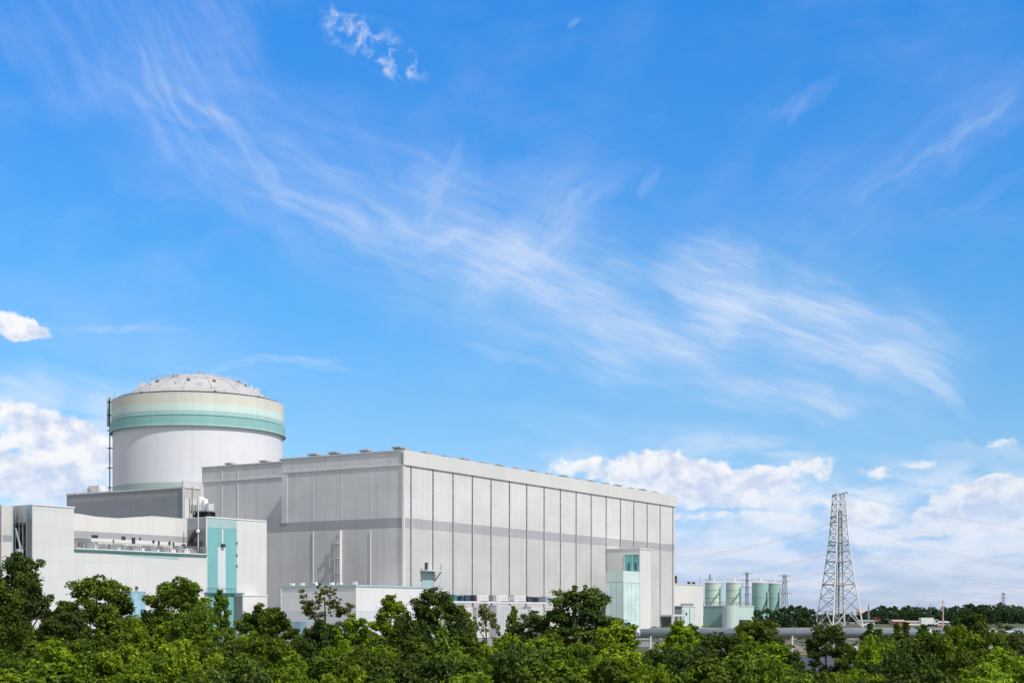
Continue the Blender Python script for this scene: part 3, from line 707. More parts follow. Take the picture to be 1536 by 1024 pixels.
# left end
MB().box(-.04, 0, .05, 1.3, 0, ST-2.).build('end_pier', M['reveal'], serv)
MB().box(-.05, 0, .1, 1.2, ST-1.95, ST-.2).build('end_window', M['glass_blue'], serv)
MB().box(-.03, 0, 1.3, 9, 0, ST-2.4).build('end_glazing', M['glass_dark'], serv)
mb = MB()
for yy in (1.35, 2.2, 3.1, 4.0, 4.9): mb.box(-.12, -.03, yy-.07, yy+.07, 0, ST-.6)
for zz in (4.5, 7.4, 10.2, 13.2, 16.6): mb.box(-.1, -.03, 1.3, 6, zz-.06, zz+.06)
mb.build('end_mullion', M['reveal'], serv)
mb = MB().tube([(-.5,2.0,8),(-.5,2.0,13.2),(-.5,2.9,15.2),(-.4,3.4,16.)], .16, 8)
mb.build('end_pipe', M['grey'], serv)
mb = MB().box(-.9,-.2,1.9,2.7,12.6,13.1).box(-.9,-.2,2.2,3.0,10.6,10.9).box(-.7,-.2,1.7,2.1,9.4,9.7); mb.each('end_fitting', M['trim'], serv)
wing = empty('side_wing', SL + SX*(-2.8) + Vector((-.8,.6,0))*3.0, SRZ, 'narrow beige wing with a grey band at the far left beside the dark glazed end', 'building')
m_w = panel('wing cladding', [(0,(.68,.67,.65)),(14.0,(.38,.38,.40)),(15.0,(.62,.61,.58))], 40, hg=4, vg=9, corr=0, stain=.1, line=.12)
MB().box(0, 1.68, 0, 4.5, 0, ST-.15).build('wall', m_w, wing)
MB().box(1.55, 1.75, -.06, .1, 0, ST-.1).build('corner_pipe', M['teal_light'], wing)
MB().box(-.06, .06, -.06, .1, 0, ST-.1).each('corner_trim', M['white'], wing)
MB().box(.7, 1.4, -.5, 0, 11.1, 12.0).build('wall_lamp', M['dark'], wing)
# projecting white box at the right foot
bx0 = sxp(364, HY, -2.1)[0]; bx1 = sxp(401, HY, -2.1)[0]
SB = SL + SX*bx0 + Vector((.8,-.6,0))*2.1
porchb = empty('entrance_block', SB, SRZ, 'small bright white box with a grey side at the foot of the teal striped block', 'building')
MB().box(0.03, bx1-bx0, 0, 2.05, 0, 7.1).build('wall', M['white'], porchb)
MB().box(0, .03, .05, 2.0, 1.7, 7.0).build('side_wall', M['reveal'], porchb)
MB().box(-.1, bx1-bx0+.1, -.1, 0, 7.0, 7.2).build('roof_edge', M['white'], porchb)
MB().box(3.6, 4.0, -.03, 0, 5.5, 5.65).box(4.4, 4.9, -.03, 0, 5.5, 5.65).each('vent_slot', M['grey'], porchb)

# ------------------------------------------------------------------ equipment in front of the long wall
def onhall(px, off): 
    t, _ = hx(px, HY, off); return t
OFF = -6.5
xq0, zr = hx(672, 901.5, OFF); xq1, zr1 = hx(868, 905, OFF); zr = (zr+zr1)/2
pr_ = empty('pipe_rack', HL + E1*xq0 + (-E2)*6.5, RZ, 'long white steel pipe rack running along the foot of the ribbed wall', 'pipe rack')
Lr = xq1-xq0
MB().box(0, Lr, 0, .3, zr-.15, zr+.15).box(0, Lr, 1.8, 2.0, zr-.15, zr+.1).build('beam', M['trim'], pr_)
MB().box(0, Lr, .3, 1.8, zr-.08, zr+.02).build('deck', M['grey'], pr_)
for px in (711, 739, 766, 790, 817, 839, 862):
    t = onhall(px, OFF)-xq0; MB().box(t-.13, t+.13, 0.02, .28, 0, zr-.16).build('post', M['grey'], pr_)
mb = MB()
for k, zz in enumerate((zr-1.1, zr-1.7)): mb.tube([(0,.9+.3*k,zz),(Lr,.9+.3*k,zz)], .14, 8)
mb.tube([(onhall(838,OFF)-xq0,-.1,zr+1.3),(onhall(842,OFF)-xq0,-.2,zr+.7),(onhall(843,OFF)-xq0,-.2,zr-1.6)], .15, 8)
mb.build('pipe', M['white'], pr_)
def unit(name, px0, px1, py0, py1, mat, label, cat, group=None, off=OFF+.4, depth=1.5, grille=True):
    a_, _ = hx(px0, HY, off); b2, _ = hx(px1, HY, off); _, zt = hx((px0+px1)/2, py0, off); _, zb_ = hx((px0+px1)/2, py1, off)
    zb_ = max(0, zb_)
    e = empty(name, HL + E1*a_ + (-E2)*(-off) + Vector((0,0,zb_)), RZ, label, cat, group)
    W = b2-a_; H = zt-zb_
    MB().box(0, W, 0, depth, .12 if H > .5 else 0, H).build('casing', mat, e)
    MB().box(.1, .3, .1, depth-.1, 0, .12).box(W-.3, W-.1, .1, depth-.1, 0, .12).each('foot', M['dark'], e)
    MB().box(-.04, W+.04, -.04, depth+.04, H, H+.08).build('lid', M['trim'], e)
    if grille:
        mb = MB(); n = max(2, int(W/.5))
        for k in range(n): x_ = W*(k+.5)/n; mb.box(x_-.07, x_+.07, -.03, 0, .3, H-.2)
        mb.build('grille', M['grey'], e)
    return e
zrpy = 901
unit('cooling_unit', 715.5, 733, 892, 901.3, M['white'], 'leftmost of the three large white cooling units on the pipe rack', 'cooling unit', 'white cooling units on the pipe rack')
unit('cooling_unit', 744.5, 762, 892.3, 901.8, M['white'], 'middle one of the three large white cooling units on the pipe rack', 'cooling unit', 'white cooling units on the pipe rack')
unit('cooling_unit', 771, 789, 893, 902.2, M['white'], 'rightmost of the three large white cooling units on the pipe rack', 'cooling unit', 'white cooling units on the pipe rack')
for px0, px1, py0, mat, lb in ((682,685.5,891.5,'teal_dark','narrow dark green cabinet nearest the near end of the pipe rack'),(692.5,696,893,'darkblue','slim dark blue cabinet beside the round blue box on the pipe rack'),
        (698,705,892,'darkblue','wide dark blue cabinet on the pipe rack left of the white cooling units'),(711.5,715,892,'dark','black cabinet touching the leftmost white cooling unit'),(739.5,743.5,892.5,'grey','grey cabinet between the leftmost and middle white cooling units'),
        (792,797.5,894,'dark','dark cabinet just right of the rightmost white cooling unit'),(805.5,809.5,895,'dark','square dark cabinet between two dark cabinets on the pipe rack'),
        (818,824,894.5,'grey','grey cabinet beside the curved white pipe on the rack'),(826,835,896.5,'teal_dark','wide dark teal cabinet right of the curved white pipe'),(836,841.5,896.5,'teal_light','pale teal cabinet at the far end of the pipe rack')):
    unit('electrical_cabinet', px0, px1, py0, 902+(px0-680)*.012, M[mat], lb, 'cabinet', 'cabinets on the pipe rack', grille=False, off=OFF+.3, depth=1.2)
for px0, px1, py0, mat, lb in ((694,709,910,'white','white storage box on the ground under the near end of the pipe rack'),(716,734,912,'white','low white storage box below the leftmost cooling unit'),(745,766,908,'trim','pale grey storage box below the middle cooling unit'),
        (772,792,914,'white_stripe','bluish white storage box below the rightmost cooling unit'),(797,815,910,'white','white storage box under the dark cabinets of the rack'),(818,838,913,'white','white storage box below the curved pipe'),(842,860,908,'white_stripe','bluish white storage box under the far end of the rack'),):
    unit('storage_box', px0, px1, py0, 960, M[mat], lb, 'storage box', 'storage boxes under the pipe rack', off=OFF-2.0, depth=1.8)

# ------------------------------------------------------------------ buildings and tanks right of the hall
def block(name, pxc, pxl, pxr, pyt, D, mats, label, cat='building'):
    """box in hall orientation: near corner column pxc, end face to pxl, long face to pxr"""
    L0 = at(pxc, HY, D); L0.z = 0; zt = zat(pyt, D)
    e = empty(name, L0, RZ, label, cat)
    yy = loc_on(L0, RZ, pxl, HY, 0, 'y')[0]; xx = loc_on(L0, RZ, pxr, HY, 0, 'x')[0]
    MB().box(0, xx, 0, .3, 0, zt).box(xx-.3, xx, .3, yy, 0, zt).build('long_wall', mats[0], e)
    MB().box(0, .3, .3, yy, 0, zt).box(.3, xx-.3, yy-.3, yy, 0, zt).build('end_wall', mats[1], e)
    MB().box(.3, xx-.3, .3, yy-.3, zt-.5, zt-.3).build('roof', M['roof'], e)
    mb = MB().box(-.12, xx+.1, -.12, 0, zt-.15, zt+.1).box(-.12, 0, 0, yy, zt-.15, zt+.1); mb.build('roof_edge', M['trim'], e)
    return e, L0, xx, yy, zt
e, L0, xx, yy, zt = block('storehouse', 1000, 985, 1054.5, 874.5, 375, (M['white_bld'], M['white_bld']), 'plain white windowless storehouse directly behind the far end of the big hall')
mb = MB()
for k, h_ in ((8,1.4),(9,2.2),(20,.8),(24,.8)): mb.box(xx*k/30, xx*k/30+.6, .5, 1.2, zt, zt+h_)
mb.each('roof_fitting', M['rust'], e)
mb = MB(); mb.tube([(xx-.6,.6,zt),(xx-.6,.6,zt+2.6)], .06, 5); mb.each('lightning_rod', M['grey'], e)
MB().box(xx-3, xx-2.4, -.05, 0, 0, 4).build('door', M['trim'], e)
e, L0, xx, yy, zt = block('switch_house', 1023.5, 1008, 1043, 908.5, 352, (M['mint_bld'], M['grey_wall']), 'small pale mint box building with a grey side in front of the plain white storehouse')
mb = MB()
for k in range(7): mb.box(xx*(k+.3)/7, xx*(k+.3)/7+.25, .3, .6, zt, zt+.7)
mb.each('roof_vent', M['grey'], e)
MB().box(2.0, 2.5, -.2, 0, 4.0, 4.6).build('wall_lamp', M['dark'], e)
MB().box(4.2, 4.5, -.1, 0, 0, zt-.5).build('downpipe', M['grey'], e)
e, L0, xx, yy, zt = block('pump_house', 1090, 1055, 1131, 908, 415, (M['mint_bld'], M['mint_shaded']), 'mint flat-roofed pump house, end painted teal for shade, carrying two pale green tanks')
mb = MB()
n_ = 14
for k in range(n_+1): x_ = xx*k/n_; mb.box(x_-.05,x_+.05,.1,.2,zt,zt+1.1)
mb.box(0,xx,.1,.2,zt+1.05,zt+1.15)
for k in range(n_+1): y_ = yy*k/n_; mb.box(.1,.2,y_-.05,y_+.05,zt,zt+1.1)
mb.box(.1,.2,0,yy,zt+1.05,zt+1.15); mb.build('roof_railing', M['grey'], e)
MB().tube([(-2.2,-2.0,0),(-2.2,-2.0,zt)], [2.3,2.3], 24).build('round_stair', M['mint_bld'], e, smooth=False)
MB().box(6, 6.4, -.4, 0, 2.4, 6.0).box(5, 6.4, -.4, -.2, 5.6, 5.9).build('bent_pipe', M['dark'], e)
MB().box(9.5, 15, -1.5, -.1, 0, 2.6).build('pump', M['dark'], e)
def tank(px0, px1, py0, py1, D, mat, label, group=None, piece=True):
    c = (px0+px1)/2; r_ = (px1-px0)/2/F*D; b_ = max(0., zat(py1, D)); t_ = zat(py0, D)
    L0 = at(c, HY, D); L0.z = b_; h_ = t_-b_
    e = empty('storage_tank', L0, 0, label, 'tank', group)
    MB().lathe([(r_,0),(r_,h_)], 48).build('shell', mat, e, smooth=True)
    MB().lathe([(r_+.08,h_-.25),(r_+.08,h_),(r_*.5,h_+.45),(.01,h_+.6)], 48).build('roof', M['trim'], e)
    MB().lathe([(.5,h_+.4),(.5,h_+1.3),(.01,h_+1.4)], 12).build('hatch', M['white'], e)
    mb = MB(); n = 20
    for k in range(n):
        a_ = 2*math.pi*k/n; x_, y_ = r_*math.cos(a_), r_*math.sin(a_); mb.box(x_-.04,x_+.04,y_-.04,y_+.04,h_,h_+1.0)
        a2 = 2*math.pi*(k+1)/n; mb.bar((x_,y_,h_+1),(r_*math.cos(a2),r_*math.sin(a2),h_+1), .07)
    mb.build('railing', M['galv'], e)
    mb = MB()
    # spiral stair and a riser pipe
    for k in range(26):
        a_ = R(-125+ k*4.6); z_ = h_*(k+.5)/26; x_, y_ = (r_+.3)*math.cos(a_), (r_+.3)*math.sin(a_); mb.box(x_-.3,x_+.3,y_-.3,y_+.3,z_,z_+.12)
    mb.build('spiral_stair', M['tank2'] if mat is M['tank'] else M['teal_dark'], e)
    a_ = R(-50); MB().tube([((r_+.35)*math.cos(a_),(r_+.35)*math.sin(a_),0),((r_+.35)*math.cos(a_),(r_+.35)*math.sin(a_),h_*.8)], .28, 8).each('riser_pipe', M['tank2'], e)
    mb = MB()
    for z_ in (h_*.33, h_*.66): mb.lathe([(r_,z_),(r_+.05,z_),(r_+.05,z_+.1),(r_,z_+.1)], 48)
    mb.build('hoop', M['grey'], e)
    return e
tank(1057.5, 1083, 873.5, 908, 426, M['tank'], 'pale green tank nearest the white storehouse on the pump house roof', 'pale green tanks above the pump house')
tank(1089, 1113, 873.5, 908, 426, M['tank'], 'pale green tank on the right end of the pump house roof', 'pale green tanks above the pump house')
tank(1128, 1153, 873.5, 940, 440, M['tank2'], 'deeper green tank standing right of the pump house', 'deep green tanks right of the pump house')
tank(1151, 1170, 874.5, 940, 462, M['tank2'], 'narrower green tank partly hidden by its neighbour near the dark trees', 'deep green tanks right of the pump house')
def mast(px, pyt, D, wpx, label, arms, name='utility_mast', group=None, w0=None):
    L0 = at(px, HY, D); L0.z = 0; H = zat(pyt, D); hw = wpx/2/F*D
    e = empty(name, L0, R(20), label, 'mast', group)
    mb = MB(); cs = ((-1,-1),(1,-1),(1,1),(-1,1)); n = max(5, int(H/2.2))
    for i, (a_, b2) in enumerate(cs): mb.bar((a_*hw*1.3,b2*hw*1.3,0),(a_*hw*.5,b2*hw*.5,H), .16)
    mb.build('leg', M['grey'], e)
    mb = MB()
    def P_(i, k): f = 1.3-.8*k/n; return (cs[i%4][0]*hw*f, cs[i%4][1]*hw*f, H*k/n)
    for k in range(n):
        for i in range(4): mb.bar(P_(i,k), P_(i+1,k+1), .09); mb.bar(P_(i,k), P_(i+1,k), .09)
    mb.build('bracing', M['grey'], e)
    mb = MB()
    for z_, w_ in arms: mb.box(-w_,w_,-.15,.15,H-z_,H-z_+.25)
    if arms: mb.build('cross_arm', M['grey'], e)
    return e
mast(1120.5, 858, 520, 4, 'slim dark lattice mast rising between the pale and deep green tanks', [(.6,1.6),(3.0,2.2),(5.5,1.8),(8.,1.4)])
mast(1177, 861, 500, 7, 'grey lattice mast just right of the green tanks', [(.6,2.4),(2.5,2.0),(6.8,2.8)])
mast(1163, 872, 480, 4, 'thin grey lattice mast in front of the narrower green tank', [(.5,1.5),(2.5,2.)])
mast(1065, 861, 470, 2, 'thin pole behind the tank nearest the white storehouse', [(2,1.2)])
mast(1505, 888, 900, 4, 'small distant lattice mast above the woods at the right edge', [(1.,2.),(4.,2.5)])
mast(1303, 906, 620, 1.5, 'short thin mast beside the lattice pylon foot', [])
def pole(px, pyt, D, r_, label, mat, pyb=None):
    L0 = at(px, HY, D); L0.z = 0; H = zat(pyt, D)
    e = empty('pole', L0, 0, label, 'pole')
    MB().tube([(0,0,0),(0,0,H)], [r_, r_*.5], 8).build('shaft', mat, e)
    MB().box(-.5,.5,-.08,.08,H-.9,H-.75).each('bracket', M['grey'], e)
pole(1414.5, 898, 420, .26, 'tall pinkish chimney-like pole in front of the far woods', M['pink'])
pole(1378, 903, 700, .14, 'thin faint pole standing left of the pinkish pole above the woods', M['grey'])
pole(1396, 904, 700, .14, 'thin faint pole closest to the pinkish pole above the woods', M['grey'])

# ------------------------------------------------------------------ lattice pylon
PD = 450; PL = at(1258.5, HY, PD); PL.z = 0
pyl = empty('transmission_pylon', PL, R(18), 'tall white and grey steel lattice transmission pylon', 'pylon')
prof = [(0,64),(zat(878,PD),44.5),(zat(818,PD),28),(zat(780,PD),21.5),(zat(741,PD),16.5)]
def hwz(z):
    for (z0,w0),(z1,w1) in zip(prof, prof[1:]):
        if z <= z1: return (w0+(w1-w0)*(z-z0)/(z1-z0))/F*PD/2/1.26
    return prof[-1][1]/F*PD/2/1.26
PH = prof[-1][0]; cs = ((-1,-1),(1,-1),(1,1),(-1,1))
def PC(i, z): h = hwz(z); return (cs[i%4][0]*h, cs[i%4][1]*h, z)
zl = [0,5.2,9.5,13.5,17.3,20.8,24,27,29.8,32.4,34.8,37,39.2,PH]
for i in range(4):
    mb = MB()
    for a_, b2 in zip([p[0] for p in prof], [p[0] for p in prof][1:]): mb.bar(PC(i,a_), PC(i,b2), .32)
    mb.build('leg', M['white'] if i != 3 else M['galv'], pyl)
mb = MB(); m2 = MB()
for k in range(len(zl)-1):
    z0, z1 = zl[k], zl[k+1]
    for i in range(4):
        a_, b2 = Vector(PC(i,z0)), Vector(PC(i+1,z0)); c_, d2 = Vector(PC(i,z1)), Vector(PC(i+1,z1)); mid = (c_+d2)/2
        th = .15 if k < 5 else .11
        if k == 0: mb.bar(a_, mid, .26); mb.bar(b2, mid, .26)
        else: (mb if (i+k) % 2 else m2).bar(a_, d2, th); m2.bar(b2, c_, th*.8)
        mb.bar(c_, d2, .16 if k < 8 else .14)
mb.build('bracing', M['steel'], pyl); m2.build('diagonal_bracing', M['grey'], pyl)
mb = MB()
for x_, y_ in ((-.6,.4),(.9,-.3),(.2,1.0)): mb.bar((x_*1.6,y_,2),(x_*.9,y_*.6,37), .24)
mb.tube([(.2,.2,0),(.2,.2,38)], .13, 6); z = 2
while z < 37: mb.box(-.9,1.3,.1,.25,z,z+.1); z += 1.1
mb.build('climbing_ladder', M['grey'], pyl)
mb = MB()
for z in (13.5, 20.8, 27.):
    h = hwz(z); mb.box(-h*.9,h*.9,-h*.9,-h*.8,z,z+.35); mb.box(-h*.9,h*.9,h*.8,h*.9,z,z+.35); mb.box(-h*.4,h*.9,-h*.5,h*.5,z,z+.12)
mb.each('landing', M['grey'], pyl)
cr_ = MB(); ins = MB(); ends = []
for z, wl, wr, sl_ in ((PH+.1,1.7,2.6,1.3),(35.3,2.7,2.5,.7),(33.6,2.8,2.5,.8),(26.2,2.9,2.8,.2),(24.2,3.4,2.9,.2)):
    a_ = (-wl,-.0,z-sl_/2); b2 = (wr,0,z+sl_/2); 
    for dy in (-1,1): h = hwz(min(z,PH)); cr_.bar((a_[0],0,a_[2]), (-h,dy*h,z-.2), .2); cr_.bar((b2[0],0,b2[2]),(h,dy*h,z+.2), .2); cr_.bar((-h,dy*h,z-.2),(h,dy*h,z+.2), .32)
    for q in (a_, b2): ins.tube([q,(q[0]+(-.5 if q[0] < 0 else .5),0,q[2]-.3)], .16, 6)
cr_.build('cross_arm', M['grey'], pyl); ins.each('insulator', M['dark'], pyl)
# cables
def cable(p, q, sag, label, r_=.05, n=28):
    p = Vector(p); q = Vector(q); pts = []
    for k in range(n+1):
        t = k/n; v = p.lerp(q, t) - p; v.z -= sag*4*t*(1-t); pts.append(v)
    o = MB().tube(pts, r_*.55, 5, False).build('power_cable', M['wire'], None, loc=p, label=label, cat='cable', group='power cables strung from the lattice pylon')
    return o
prt = []
cabs = [((1271,781),(1800,872),380,4.5,'topmost cable of the bright upper pair running right from the lattice pylon'),((1271,783),(1800,879),384,4.6,'lower cable of the upper pair running right from the lattice pylon'),
        ((1273,822),(1800,905),380,3.8,'upper cable of the second pair running right from the lattice pylon'),((1273,825),(1800,911),384,4,'lower cable of the second pair running right from the lattice pylon'),
        ((1268,739),(1800,815),380,3,'single thin earth wire leaving the top of the pylon to the right'),((1280,855),(1800,912),560,5,'lowest faint cable sagging over the woods to the right'),
        ((1283,878),(1800,905),700,5,'faint far cable close above the woods at the right')]
for (a_, b2, D1, sg, lb) in cabs: cable(at(*a_, PD), at(*b2, D1), sg, lb)
for (a_, b2, D1, sg, lb) in [((1246,784),(820,838),520,5.5,'upper cable of the pair reaching left from the pylon towards the hall'),((1246,786),(820,842),524,5.8,'lower cable of the upper pair reaching left from the pylon towards the hall'),
        ((1242,829),(820,874),520,4.5,'upper cable of the low pair reaching left over the storehouse'),((1242,831),(820,877),524,4.8,'lower cable of the low pair reaching left over the storehouse'),((1238,855),(1176,866),500,1.5,'short slack cable between the grey lattice mast and the pylon')]:
    cable(at(*a_, PD), at(*b2, D1), sg, lb)

# ------------------------------------------------------------------ large pipe, wall and far vehicles
PDi = 147.; zc_ = zat(949.5, PDi); pr_r = 7.0/F*PDi
x0 = at(958, HY, PDi).x; x1 = 95.
pp = empty('steam_pipeline', (x0, PDi, 0), 0, 'thick grey metal pipeline raised on posts across the right side behind the trees', 'pipeline')
MB().tube([(0,0,zc_),(x1-x0,0,zc_)], pr_r, 32).build('pipe', M['pipe'], pp, smooth=True)
mb = MB(); x = 0
while x < x1-x0: mb.tube([(x,0,zc_),(x+.12,0,zc_)], pr_r+.03, 32); x += 6
mb.build('clamp', M['galv'], pp)
MB().tube([(-1.6,0,zc_+.15),(-.9,0,zc_+.1),(-.02,0,zc_)], [.12,.35,pr_r], 24).build('end_cone', M['white'], pp)
x = 1.2
while x < x1-x0:
    MB().box(x-.07,x+.07,-.5,-.38,0,zc_-pr_r*.6).box(x-.07,x+.07,.38,.5,0,zc_-pr_r*.6).box(x-.1,x+.1,-.3,.3,zc_-pr_r-.14,zc_-pr_r-.02).each('support', M['white'], pp); x += 7.3
MB().tube([(0,.75,zc_-.75),(x1-x0,.75,zc_-.75)], .09, 8).build('side_pipe', M['white'], pp)
wl = MB()
for k in range(22): wl.box(k*4.02, k*4.02+4, 0, .25, 0, 2.62)
wl.build('concrete_wall', M['concrete'], None, loc=(x0+2,156,0), label='low pale concrete wall behind the raised pipeline', cat='wall')
gd = empty('guard_rail', (30,146,0), 0, 'low white guard rail beside the road under the pipeline', 'guard rail')
MB().box(0,70,0,.08,.55,.85).build('rail', M['white'], gd)
mb = MB()
for k in range(36): mb.box(k*2-.06,k*2+.06,.08,.2,0,.8)
mb.build('post', M['grey'], gd)

def shed(px0, px1, pyt, D, wall, roof, label):
    L0 = at(px0, HY, D); L0.z = 0; W = (px1-px0)/F*D; h = zat(pyt, D)*.72; t = zat(pyt, D)
    e = empty('shed', L0, 0, label, 'shed', 'low sheds in front of the far woods')
    MB().box(0,W,0,8,0,h).build('wall', wall, e)
    mb = MB(); mb.add([(-.4,-.4,h),(W+.4,-.4,h),(W+.4,8.4,h),(-.4,8.4,h),(-.4,4,t),(W+.4,4,t)], [(0,1,5,4),(2,3,4,5),(1,2,5),(3,0,4),(0,3,2,1)]); mb.build('roof', roof, e)
    mb = MB()
    for k in range(max(2,int(W/3))): x_ = W*(k+.5)/max(2,int(W/3)); mb.box(x_-.6,x_+.6,-.05,0,.8,h-.5)
    mb.build('window', M['glass_dark'], e)
shed(1196, 1222, 929, 480, M['pink'], M['red'], 'low pinkish shed with red roof left of the pylon feet')
shed(1292, 1312, 929, 560, M['white'], M['grey'], 'low white shed just right of the pylon feet')
shed(1342, 1358, 929, 540, M['orange'], M['pink'], 'low orange shed with pale roof in the middle of the far row')
shed(1362, 1400, 930.5, 560, M['white'], M['pink'], 'long low white shed with pinkish roof in front of the far woods')
shed(1402, 1424, 931, 560, M['pink'], M['white'], 'low pink shed with white roof beside the pinkish pole')
shed(1290, 1298, 913, 820, M['pink'], M['pink'], 'tall pink building seen beyond the trees right of the pylon')
shed(1218, 1290, 933, 600, M['white'], M['concrete'], 'long whitish shed seen through the legs of the pylon')
def truck(px, D, mat, label):
    L0 = at(px, HY, D); L0.z = 0
    e = empty('truck', L0, R(8), label, 'truck', 'trucks parked before the far woods')
    MB().box(0,4.6,0,2.2,.9,3.1).build('cargo_box', mat, e)
    MB().prism([(4.8,0),(6.3,0),(6.5,.4),(6.5,1.8),(6.3,2.2),(4.8,2.2)], .6, 2.4).build('cab', M['white'], e)
    MB().box(5.2,6.2,-.03,0,1.5,2.2).box(6.5,6.53,.4,1.8,1.5,2.2).build('windscreen', M['glass_dark'], e)
    for x_ in (1.0, 3.6, 5.6):
        for y_ in (0, 1.95): MB().tube([(x_,y_,.45),(x_,y_+.25,.45)], .45, 14).build('wheel', M['rubber'], e)
truck(1313, 640, M['red'], 'red boxed truck parked right of the pylon')
truck(1382, 500, M['white'], 'white boxed truck parked in front of the long white shed')

#TREES
# ------------------------------------------------------------------ vegetation
def leaf_mesh(name, centers, radii, counts, size, seed, flat=.75, mat=None, up=.35, elong=1.7, jit=.35, tints=None):
    rs = np.random.RandomState(seed)
    n = int(sum(counts)); idx = np.repeat(np.arange(len(centers)), counts)
    C = np.array(centers)[idx]; Rr = np.array(radii)[idx]
    d = rs.normal(size=(n,3)); d /= np.linalg.norm(d, axis=1)[:,None]
    rad = np.where(rs.uniform(size=n) < .10, rs.uniform(1., 1.45, n), rs.uniform(.2, 1.0, n)**.6)
    off = d*rad[:,None]*Rr[:,None]; off[:,2] *= flat
    pos = C+off
    nm = d*.9 + rs.normal(size=(n,3))*.48; nm[:,2] += up; nm /= np.linalg.norm(nm, axis=1)[:,None]
    a = rs.normal(size=(n,3)); a[:,2] -= .3; t = a-(a*nm).sum(1)[:,None]*nm; t /= np.linalg.norm(t, axis=1)[:,None]
    b = np.cross(nm, t)
    L = size*(1+rs.uniform(-jit, jit, n))[:,None]; W = L/elong
    fold = nm*(W*.25)
    v = np.empty((n,4,3)); v[:,0] = pos-t*L*.5; v[:,1] = pos-b*W*.5+fold; v[:,2] = pos+t*L*.5; v[:,3] = pos+b*W*.5+fold
    me = bpy.data.meshes.new(name)
    me.vertices.add(n*4); me.vertices.foreach_set('co', v.reshape(-1).astype(np.float32))
    me.loops.add(n*4); me.loops.foreach_set('vertex_index', np.arange(n*4, dtype=np.int32))
    me.polygons.add(n); me.polygons.foreach_set('loop_start', np.arange(0, n*4, 4, dtype=np.int32)); me.polygons.foreach_set('loop_total', np.full(n, 4, dtype=np.int32))
    me.update(calc_edges=True)
    ti = rs.uniform(0, 1, len(centers)) if tints is None else np.array(tints)
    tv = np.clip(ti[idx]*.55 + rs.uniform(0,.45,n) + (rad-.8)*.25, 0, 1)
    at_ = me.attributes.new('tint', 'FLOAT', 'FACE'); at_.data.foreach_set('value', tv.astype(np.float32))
    if mat: me.materials.append(mat)
    return me
def wood_mesh(trunk, limbs):
    mb = MB(); mb.tube(*trunk, 9)
    for l in limbs: mb.tube(*l, 6)
    me = bpy.data.meshes.new('trunk'); me.from_pydata(mb.v, [], mb.f); me.materials.append(M['bark']); me.update()
    return me
